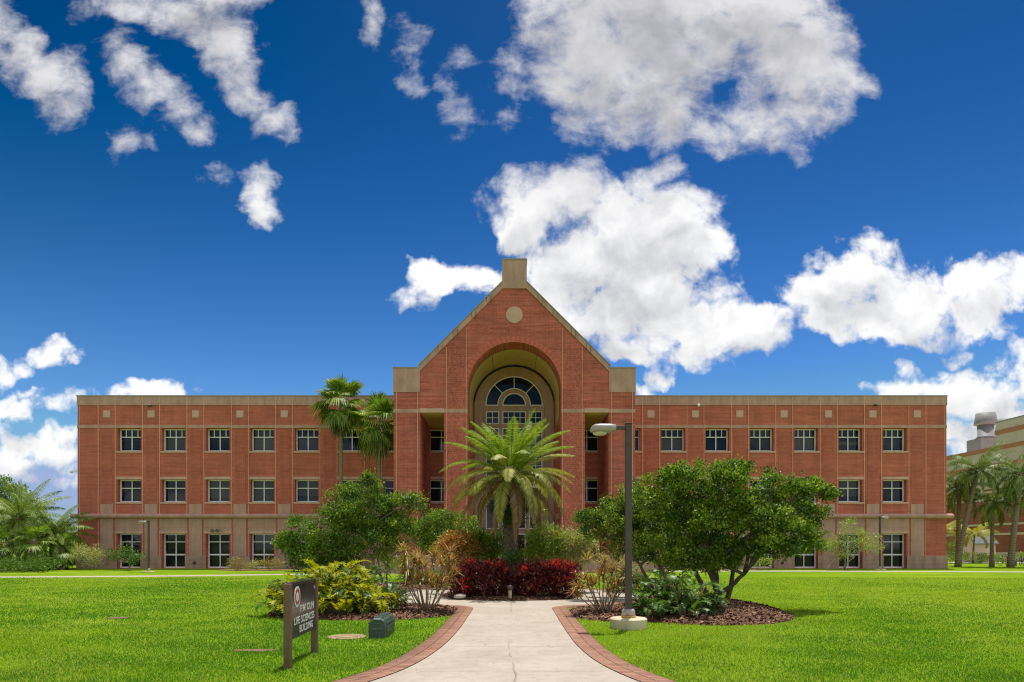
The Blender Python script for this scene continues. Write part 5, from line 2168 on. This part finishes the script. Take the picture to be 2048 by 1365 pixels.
lob = px_lobes([(225, 1108, 12), (245, 1103, 13), (262, 1108, 14), (276, 1114, 10), (250, 1118, 12), (268, 1124, 8), (232, 1118, 10)], 49.8, b5, .9, .4, 15)
tree('small_tree', b5, lob, 'small leaning tree under the first ground floor window of the left wing', 'tree', [(0, 0)], M['lf_dark'], M['bark_light'], 110, .12, .06, 16, .07, None, .12, 16, False)
b6 = (24.5, 50.4, 0)
lob = px_lobes([(1700, 1050, 12), (1695, 1070, 18), (1720, 1070, 16), (1745, 1080, 16), (1748, 1100, 13), (1670, 1085, 14), (1680, 1100, 14), (1725, 1088, 14), (1700, 1092, 14), (1690, 1112, 10), (1664, 1098, 10)], 50.4, b6, .9, .5, 17)
tree('crape_myrtle', b6, lob, 'thin airy light green tree before the right wing, left of a slender lamp', 'tree', [(-.2, 0), (.15, .1), (-1.3, .1)], M['lf_bright'], M['bark_light'], 62, .12, .06, 18, .05, None, .16, 14, True)


# ------------------------------------------------------------------ lamp posts, sign and other things on the lawn
M['post'] = mat_plain('lamp_post_paint', (.095, .068, .06), .5, .12, 8, .2)
M['lamp_head'] = mat_plain('lamp_head_paint', (.42, .36, .34), .45, .1, 6, .2)
M['grout'] = mat_plain('grout_stain', (.48, .30, .10), .9, .25, 20)


def lamp(base, label, h, half, head_l, arm, dirx, cr, ch, group=None, d_head=.2):
    root = empty('street_lamp', base, label, 'street lamp', group)
    b = MB()
    b.lathe([(cr * .94, -.1), (cr, ch * .55), (cr, ch * .9), (cr * .93, ch), (.001, ch + .004)], n=28, sm=False)
    b.build('concrete_base', M['concrete'], root)
    b = MB()
    b.lathe([(half * 2.3, ch), (half * 2.3, ch + .05), (half * 2.0, ch + .055)], n=20)
    b.build('grout_ring', M['grout'], root)
    b = MB()
    b.lathe([(half * 2.15, ch + .05), (half * 2.15, ch + .14), (half * 1.7, ch + .18), (half * 1.3, ch + .185)], n=20)
    b.build('collar', M['lamp_head'], root)
    b = MB()
    b.bbox(-half, half, -half, half, ch + .1, h, half * .18)
    b.bbox(-half * 1.08, half * 1.08, -half * 1.08, half * 1.08, h, h + .02, .004)
    b.build('pole', M['post'], root)
    b = MB()
    x0, x1 = sorted((dirx * half, dirx * (half + arm)))
    b.bbox(x0, x1, -.045, .045, h - d_head * .66, h - d_head * .22, .006)
    b.build('arm', M['post'], root)
    b = MB()
    secs = [(0, .45, .5, 0), (.04, .55, .92, .0), (.25, .62, 1.0, 0), (.6, .62, 1.02, 0), (.82, .58, .95, 0), (.93, .45, .72, -.12), (1.0, .28, .42, -.26)]
    rings = []
    for t, wy, hz, dz in secs:
        x = dirx * (half + arm + head_l * t)
        zc = h - d_head * .5 + dz * d_head
        ring = []
        for k in range(16):
            a = 2 * PI * k / 16
            ring.append((x, wy * .33 * math.copysign(abs(math.cos(a)) ** .6, math.cos(a)) * head_l / .7, zc + hz * d_head * .5 * math.copysign(abs(math.sin(a)) ** (.55 if math.sin(a) < 0 else .9), math.sin(a))))
        rings.append(ring)
    b.loft(rings if dirx > 0 else [r[::-1] for r in rings], 0, True)
    hd = b.build('lamp_head', M['lamp_head'], root)
    b = MB()
    rings = []
    for t, sc in ((0, 1.0), (.6, .92), (1, .6)):
        z = h - d_head * 1.0 - d_head * .38 * t
        rings.append([(dirx * (half + arm + head_l * (.62 + .30 * sc * math.cos(a))), .17 * sc * math.sin(a) * head_l / .7, z) for a in [2 * PI * k / 20 for k in range(20)]])
    b.loft(rings, 0, True)
    b.build('lens', M['lens'], hd)
    return root


lamp((2.43, 14.25, 0), 'tall square lamp post on a round concrete base, right beside the brick-edged path', 4.27, .066, .53, .2, -1, .385, .23, None, .17)
GL = 'slender lamp posts near the building'
lamp((-24.7, 46.4, 0), 'slender lamp post on the grass before the left wing, its head pointing left', 3.5, .055, .55, .08, -1, .42, .06, GL, .13)
lamp((27.7, 51.4, 0), 'slender dark lamp post before the right wing, its head pointing right', 4.0, .055, .55, .06, 1, .42, .06, GL, .13)
lamp((2.28, 42.0, 0), 'slender lamp post in front of the arched entrance, right of the feather palm', 4.05, .055, .4, .06, -1, .3, .06, GL, .12)

# sign
ROT = math.atan2(.055, 1.5)
root = empty('building_sign', (-3.125, 9.52, 0), 'brown metal sign with a round red and white seal and the words LIFE SCIENCES BUILDING', 'sign', None, ROT)
M['sign_metal'] = mat_plain('sign_bronze', (.18, .105, .07), .42, .15, 10, .35)
M['sign_face'] = mat_plain('sign_face', (.042, .038, .038), .16, .1, 4, 0, 0, .5)
M['sign_white'] = mat_plain('sign_white', (.80, .78, .72), .5, .04)
M['sign_red'] = mat_plain('sign_red', (.42, .025, .03), .5, .06)
M['sign_grey'] = mat_plain('sign_grey', (.48, .50, .46), .5, .05)
LS = 1.47
for y0, nm in ((0, 'post'), (LS, 'post')):
    b = MB()
    b.bbox(-.05, .05, y0 - .05, y0 + .05, -.1, 1.19, .008)
    b.build(nm, M['sign_metal'], root)
b = MB()
b.bbox(-.028, .028, .052, LS - .052, .42, 1.19, .004)
b.bbox(-.036, .036, .0501, LS - .0501, 1.165, 1.20, .004)
b.bbox(-.036, .036, .0501, LS - .0501, .40, .43, .004)
b.build('panel', M['sign_face'], root)
b = MB()
for y in (.068, LS - .068):
    b.cut()
    b.box(.026, .034, y - .012, y + .012, .43, 1.165)
b.build_each('frame', M['sign_metal'], root)


def disc(y, z, r, x, r_in=0.0, n=40):
    mb = MB()
    o = [(x, y + r * math.cos(2 * PI * k / n), z + r * math.sin(2 * PI * k / n)) for k in range(n)]
    if r_in <= 0:
        mb.loft([[(x - .004, p[1], p[2]) for p in o], o], 0)
    else:
        i_ = [(x, y + r_in * math.cos(2 * PI * k / n), z + r_in * math.sin(2 * PI * k / n)) for k in range(n)]
        for k in range(n):
            k2 = (k + 1) % n
            mb.face([o[k], o[k2], i_[k2], i_[k]])
            mb.face([o[k], o[k2], (x - .002, o[k2][1], o[k2][2]), (x - .002, o[k][1], o[k][2])])
    return mb


SY, SZ = .36, .985
seal = disc(SY, SZ, .152, .033).build('seal', M['sign_white'], root)
disc(SY, SZ, .118, .0355, .072).build('red_ring', M['sign_red'], seal)
disc(SY, SZ, .038, .0355).build('emblem', M['sign_grey'], seal)
b = MB()
for k in range(28):
    a = 2 * PI * k / 28
    if k % 7 == 3:
        continue
    for r, w in ((.135, .006),):
        c, s_ = math.cos(a), math.sin(a)
        b.box(.034, .0352, SY + r * c - w, SY + r * c + w, SZ + r * s_ - w * .8, SZ + r * s_ + w * .8)
b.build('seal_lettering', M['sign_grey'], seal)


def text_mesh(txt, name, y, z, cap, width, x=.0315, parent=None, mat=None):
    cu = bpy.data.curves.new('lettering', 'FONT')
    cu.body = txt
    cu.size = 1.0
    cu.offset = .006
    cu.extrude = .0006
    cu.resolution_u = 3
    to = bpy.data.objects.new('lettering', cu)
    COL.objects.link(to)
    dg = bpy.context.evaluated_depsgraph_get()
    me = bpy.data.meshes.new_from_object(to.evaluated_get(dg))
    bpy.data.objects.remove(to)
    bpy.data.curves.remove(cu)
    n = len(me.vertices)
    co = np.empty(n * 3, dtype=np.float32)
    me.vertices.foreach_get('co', co)
    co = co.reshape(-1, 3)
    mn, mx = co.min(0), co.max(0)
    u = (co[:, 0] - mn[0]) / (mx[0] - mn[0])
    v = (co[:, 1]) / (mx[1] if mx[1] > 0 else 1)
    out = np.stack([x + (co[:, 2] - mn[2]), y + u * width, z + v * cap], 1).astype(np.float32)
    me.vertices.foreach_set('co', out.ravel())
    me.materials.clear()
    me.materials.append(mat or M['sign_white'])
    me.update()
    me.name = name
    return link(name, me, parent)


text_mesh('F.W. OLIN', 'lettering', .52, .745, .105, .76, parent=root)
text_mesh('LIFE', 'lettering', .20, .588, .105, .29, parent=root)
text_mesh('SCIENCES', 'lettering', .565, .588, .105, .76, parent=root)
text_mesh('BUILDING', 'lettering', .48, .452, .105, .76, parent=root)
text_mesh('108', 'number', 1.30, 1.045, .045, .085, parent=root, mat=M['sign_grey'])

# green utility pedestal
M['ped'] = mat_plain('pedestal_green', (.05, .078, .06), .45, .2, 5, 0, .1)
root = empty('utility_box', (-2.50, 12.65, 0), 'dark green ribbed utility box on the grass left of the path', 'utility box', None, .02)
b = MB()


def pring(y, e, zt):
    return [(-.165 - e, y, -.05), (.165 + e, y, -.05), (.165 + e, y, zt * .62), (.125 + e, y, zt * .9), (.06, y, zt), (-.06, y, zt), (-.125 - e, y, zt * .9), (-.165 - e, y, zt * .62)]


b.loft([pring(0, -.012, .36), pring(.04, 0, .385)] + [pring(.04 + 1.02 * k / 6, 0, .385) for k in range(1, 7)] + [pring(1.1, -.012, .37)], 0)
b.build('cabinet', M['ped'], root)
b = MB()
for s_ in (-1, 1):
    for z in (.12, .2, .265):
        a, c = sorted((s_ * .160, s_ * .178))
        b.bbox(a, c, .07, 1.04, z, z + .03, .006)
b.build('side_ribs', M['ped'], root)
b = MB()
for y in (.2, .46, .72, .98):
    b.bbox(-.09, .09, y - .05, y + .05, .378, .396, .006)
b.build('top_ribs', M['ped'], root)
b = MB()
b.bbox(-.11, .11, -.02, .02, .17, .20, .006)
b.bbox(-.075, .075, -.012, .02, .27, .30, .006)
b.build('handle', mat_plain('pedestal_lighter', (.075, .115, .085), .45), root)

# round concrete valve cover
root = empty('valve_cover', (-3.12, 12.9, 0), 'flat round sandy concrete cover in the grass between sign and utility box', 'ground cover')
b = MB()
M['sandc'] = mat_stone('sand_concrete', (.35, .245, .135), 4)
b.lathe([(.37, -.04), (.37, .012), (.345, .02), (.001, .022)], n=30, sm=False)
b.build('rim', M['sandc'], root)
b = MB()
b.lathe([(.22, .02), (.22, .028), (.001, .03)], n=26, sm=False)
b.build('lid', M['sandc'], root)

# low path light in the planter
root = empty('path_light', (-.06, 21.75, .06), 'small cream path light with a dark cap in front of the red hedges', 'path light')
b = MB()
b.lathe([(.055, -.1), (.055, .26), (.05, .27)], n=14)
b.build('post', M['concrete'], root)
b = MB()
b.lathe([(.06, .27), (.105, .30), (.11, .36), (.08, .42), (.02, .44)], n=16)
b.build('cap', M['metal_dark'], root)
# stone
root = empty('rock', (-1.68, 21.95, .09), 'small pale rock on the mulch at the left front of the planter', 'rock')
b = MB()
rg = random.Random(4)
rings = []
for k, (r, z) in enumerate(((.12, -.03), (.15, .03), (.13, .08), (.06, .11))):
    rings.append([(r * math.cos(2 * PI * j / 9) * rg.uniform(.8, 1.2) * 1.3, r * math.sin(2 * PI * j / 9) * rg.uniform(.8, 1.2), z + rg.uniform(-.01, .01)) for j in range(9)])
b.loft(rings, 0, True)
b.build('stone', mat_stone('pale_rock', (.52, .47, .40), 9), root)

# low wall and bench by the entrance
e = empty('porch_wall', (-6.8, 46.0, 0), 'low stone wall with a flat top left of the entrance, seen under the trees', 'wall')
b = MB()
b.box(-2.4, 2.4, -.2, .2, -.05, 1.0)
b.build('body', M['tan'], e)
b = MB()
b.bbox(-2.5, 2.5, -.3, .3, 1.0, 1.16, .02)
b.build('cap', M['tan_light'], e)
e = empty('porch_wall', (7.2, 46.4, 0), 'low stone wall with a flat top right of the entrance, behind the trees', 'wall')
b = MB()
b.box(-2.4, 2.4, -.2, .2, -.05, 1.0)
b.build('body', M['tan'], e)
b = MB()
b.bbox(-2.5, 2.5, -.3, .3, 1.0, 1.16, .02)
b.build('cap', M['tan_light'], e)
e = empty('park_bench', (-8.35, 47.4, 0), 'small dark bench against the porch wall, seen between the left tree stems', 'bench')
for x in (-.6, .6):
    b = MB()
    b.box(x - .03, x + .03, -.2, .2, -.02, .42)
    b.box(x - .03, x + .03, .17, .21, .42, .82)
    b.build('leg', M['metal_dark'], e)
b = MB()
for y in (-.16, -.04, .08):
    b.box(-.7, .7, y, y + .1, .42, .45)
b.build('seat', M['metal_dark'], e)
b = MB()
for z in (.55, .70):
    b.box(-.7, .7, .14, .17, z, z + .1)
b.build('backrest', M['metal_dark'], e)


# cameras and lights fixed to the facade
def cctv(x, z, label, col, dirx=0):
    e = empty('security_camera', (x, D1 - .05, z), label, 'security camera', 'security cameras on the facade')
    b = MB()
    b.box(-.05, .05, -.03, .02, -.06, .06)
    b.tube([(0, 0, 0), (dirx * .25, -.22, .02)], .025, 6)
    b.build('bracket', col, e)
    b = MB()
    c = (dirx * .3, -.28, -.05)
    b.lathe([(.03, .11), (.11, .06), (.12, 0), (.09, -.09), (.03, -.12)], c, 12)
    b.build('camera', col, e)
    return e


cctv(-34.72, 7.75, 'pale security camera sticking out from the left corner of the building', M['white'], -1)
cctv(-28.85, 13.0, 'small dark security camera on the left parapet, over the second window', M['metal_dark'])
cctv(14.85, 13.05, 'small pale security camera on the right parapet', M['white'])
cctv(28.95, 13.05, 'small dark security camera on the right parapet near its end', M['metal_dark'])
for x, lab in ((-23.9, 'left one of the paired dark floodlights over the third ground floor window'), (-23.5, 'right one of the paired dark floodlights over the third ground floor window')):
    e = empty('floodlight', (x, D1 - .06, 2.98), lab, 'floodlight', 'floodlights over a ground floor window')
    b = MB()
    b.tube([(0, .03, 0), (0, -.12, .03)], .03, 6)
    b.build('bracket', M['metal_dark'], e)
    b = MB()
    b.lathe([(.05, .12), (.12, .04), (.13, -.02), (.12, -.05)], (0, -.17, .02), 12)
    b.build('lamp_head', M['metal_dark'], e)
for x, lab in ((-25.35, 'round dark wall outlet low on the left wing, between two windows'), (21.6, 'round dark wall outlet low on the right wing, below the big tree')):
    e = empty('wall_outlet', (x, D1 - .075, .46), lab, 'wall outlet', 'wall outlets low on the facade')
    b = MB()
    b.loft([[(.12 * math.cos(2 * PI * k / 14), y, .12 * math.sin(2 * PI * k / 14)) for k in range(14)] for y in (.02, -.05)], 0)
    b.build('flange', M['metal_dark'], e)
    b = MB()
    b.loft([[(.06 * math.cos(2 * PI * k / 10), y, .06 * math.sin(2 * PI * k / 10)) for k in range(10)] for y in (-.05, -.13)], 0)
    b.build('nozzle', M['metal_dark'], e)

# downpipes on the left wing behind the fan palms
# bicycles at the right edge
M['tyre'] = mat_plain('tyre', (.03, .03, .032), .8)


def bicycle(loc, rz, label, col):
    e = empty('bicycle', loc, label, 'bicycle', 'bicycles parked by the brick building', rz)
    for x in (-.52, .52):
        w = MB()
        n = 22
        rings = []
        for k in range(n + 1):
            a = 2 * PI * k / n
            rings.append([(x + (.33 + .022 * math.cos(q)) * math.cos(a), .022 * math.sin(q), .35 + (.33 + .022 * math.cos(q)) * math.sin(a)) for q in [2 * PI * j / 6 for j in range(6)]])
        w.loft(rings, 0, True, False)
        wo = w.build('wheel', M['tyre'], e)
        sp = MB()
        for k in range(10):
            a = 2 * PI * k / 10
            sp.tube([(x, 0, .35), (x + .31 * math.cos(a), 0, .35 + .31 * math.sin(a))], .004, 4)
        sp.build('spokes', M['metal_grey'], wo)
    f = MB()
    for a, b_, r in (((-.52, 0, .35), (-.05, 0, .32), .014), ((-.52, 0, .35), (-.17, 0, .78), .012), ((-.05, 0, .32), (-.19, 0, .86), .018), ((-.05, 0, .32), (.36, 0, .78), .020), ((-.16, 0, .78), (.34, 0, .85), .018), ((.32, 0, .95), (.52, 0, .35), .016)):
        f.tube([a, b_], r, 6)
    f.build('frame', col, e)
    h = MB()
    h.tube([(.30, -.28, 1.0), (.33, -.1, 1.02), (.33, .1, 1.02), (.30, .28, 1.0)], .014, 6)
    h.tube([(.32, 0, .94), (.33, 0, 1.03)], .014, 6)
    h.build('handlebar', M['metal_dark'], e)
    h = MB()
    h.loft([[(-.32, -.07, .87), (-.32, .07, .87), (-.32, .06, .92), (-.32, -.06, .92)], [(-.08, -.025, .88), (-.08, .025, .88), (-.08, .02, .91), (-.08, -.02, .91)]], 0)
    h.build('saddle', M['tyre'], e)
    return e


bcol = [mat_plain('bike_red', (.35, .03, .03), .35), mat_plain('bike_grey', (.5, .5, .5), .35), mat_plain('bike_purple', (.16, .05, .14), .35), mat_plain('bike_teal', (.05, .2, .2), .35)]
for i, (x, y, rz, lab) in enumerate(((45.1, 62.6, .4, 'red bicycle parked just right of the thick palm trunk'), (45.9, 62.2, 1.0, 'pale grey bicycle parked second from the palm trunk'),
                                     (46.7, 62.5, .7, 'purple bicycle parked third from the palm trunk'), (47.2, 62.0, .9, 'teal bicycle parked at the right edge of the photo'))):
    bicycle((x, y, 0), rz, lab, bcol[i])

# ------------------------------------------------------------------ grass blades on the nearer lawn
rng = np.random.default_rng(99)
eL = np.array(EL)
eR = np.array(ER)
mL = eL[eL[:, 1] < 17.5]
mR = eR[eR[:, 1] < 17.5]


def on_lawn(x, y):
    xl = np.interp(y, mL[:, 1], mL[:, 0]) - BW
    xr = np.interp(y, mR[:, 1], mR[:, 0]) + BW
    ok = (x < xl) | (x > xr)
    ok &= ~((np.hypot(x, y - RC) < RO + BW + .02))
    ok &= ~((y > 16.5) & (y < 20.5) & (np.abs(x) < 1.09 + BW + np.clip((y - 17.2) * .4, 0, 1.2)))
    for fn, x0, x1, y0, y1 in beds:
        ok &= ~(fn(x, y)[0] > .0)
    ok &= ~(np.hypot(x + 3.12, y - 12.9) < .36)
    ok &= ~(np.hypot((x + 4.2) / .33, (y - 11.15) / .13) < 1)
    ok &= ~(np.hypot((x + 9.4) / .22, (y - 16.3) / .2) < 1)
    ok &= ~(np.hypot(x - 2.43, y - 14.25) < .37)
    ok &= ~((np.abs(x + 2.5) < .15) & (y > 12.68) & (y < 13.7))
    return ok


NB = 460000
u = rng.random(NB)
d = 7.6 * (38.0 / 7.6) ** u               # log distribution: constant size density in the picture
x = rng.uniform(-.80, .80, NB) * d
k = on_lawn(x, d)
x, d = x[k], d[k]
n = len(x)
# tufts: growth and colour vary in patches
patch = .5 + .5 * np.sin(x * 1.7 + np.sin(d * 1.1) * 1.5) * np.cos(d * 1.9 + np.sin(x * .8))
h = (.032 + .026 * patch + rng.normal(0, .010, n)).clip(.015, .09)
w = .0042 * (d / 8.0) ** .85 * rng.uniform(.7, 1.3, n)
az = rng.uniform(0, 2 * PI, n)
lean = rng.uniform(.1, .75, n)
ax = np.stack([np.cos(az) * lean, np.sin(az) * lean, np.ones(n)], 1)
ax = unit(ax)
az2 = az + PI / 2 + rng.normal(0, .5, n)
sd = np.stack([np.cos(az2), np.sin(az2), np.zeros(n)], 1) * w[:, None]
base = np.stack([x, d, np.full(n, -.005)], 1)
mid = base + ax * h[:, None] * .55
tip = base + ax * h[:, None] + np.stack([np.cos(az), np.sin(az), -.3 * np.ones(n)], 1) * (h * lean * .45)[:, None]
V = np.stack([base - sd, base + sd, mid + sd * .8, tip, mid - sd * .8], 1).reshape(-1, 3)
I = np.arange(n)[:, None] * 5
Q = np.concatenate([I + 0, I + 1, I + 2, I + 3, I + 4], 1)
p1 = np.sin(x * .55 + 1.3 * np.sin(d * .21)) + np.sin(d * .38 + 1.7 * np.sin(x * .31 + 1)) + .8 * np.sin(x * 1.9 + d * 1.3) * np.sin(d * 2.3 - x)
p2 = np.sin(x * .9 + d * .5) * np.sin(d * .8 - x * .3 + 2) + .5 * np.sin(x * 3.1 + 2 * np.sin(d * 2.2))
r_ = rng.random(n)
mi = np.zeros(n, dtype=np.int32)
mi[r_ < np.clip(.28 + .30 * p2, .04, .8)] = 1
mi[r_ > 1 - np.clip(.30 - .30 * p1 + .22 * np.clip(-x / 8, -1, 1), .02, .85)] = 2
tag(arr_mesh('grass', V, Q, [M['grass'], M['grass_dry'], M['grass_dark']], mi=mi), 'short bright green grass blades covering the nearer lawn', 'grass', kind='stuff')

# a few fallen leaves and bits of mulch on the paving and grass
rng = np.random.default_rng(5)
n = 420
x = np.concatenate([rng.normal(-1.9, .9, n // 2), rng.normal(2.0, 1.0, n // 2)])
y = np.concatenate([rng.uniform(9, 20.5, n // 2), rng.uniform(9, 20.5, n // 2)])
a = rng.uniform(0, 2 * PI, n)
l = rng.uniform(.012, .035, n)
ca, sa = np.cos(a) * l, np.sin(a) * l
z = .034 + rng.uniform(0, .01, n)
V = np.stack([np.stack([x - ca, y - sa, z], 1), np.stack([x + sa * .4, y - ca * .4, z + .006], 1), np.stack([x + ca, y + sa, z + .004], 1), np.stack([x - sa * .4, y + ca * .4, z + .002], 1)], 1).reshape(-1, 3)
tag(arr_mesh('fallen_leaves', V, np.arange(len(V)).reshape(-1, 4), M['lf_brown']), 'dry fallen leaves scattered along the edges of the path', 'leaves', kind='stuff')
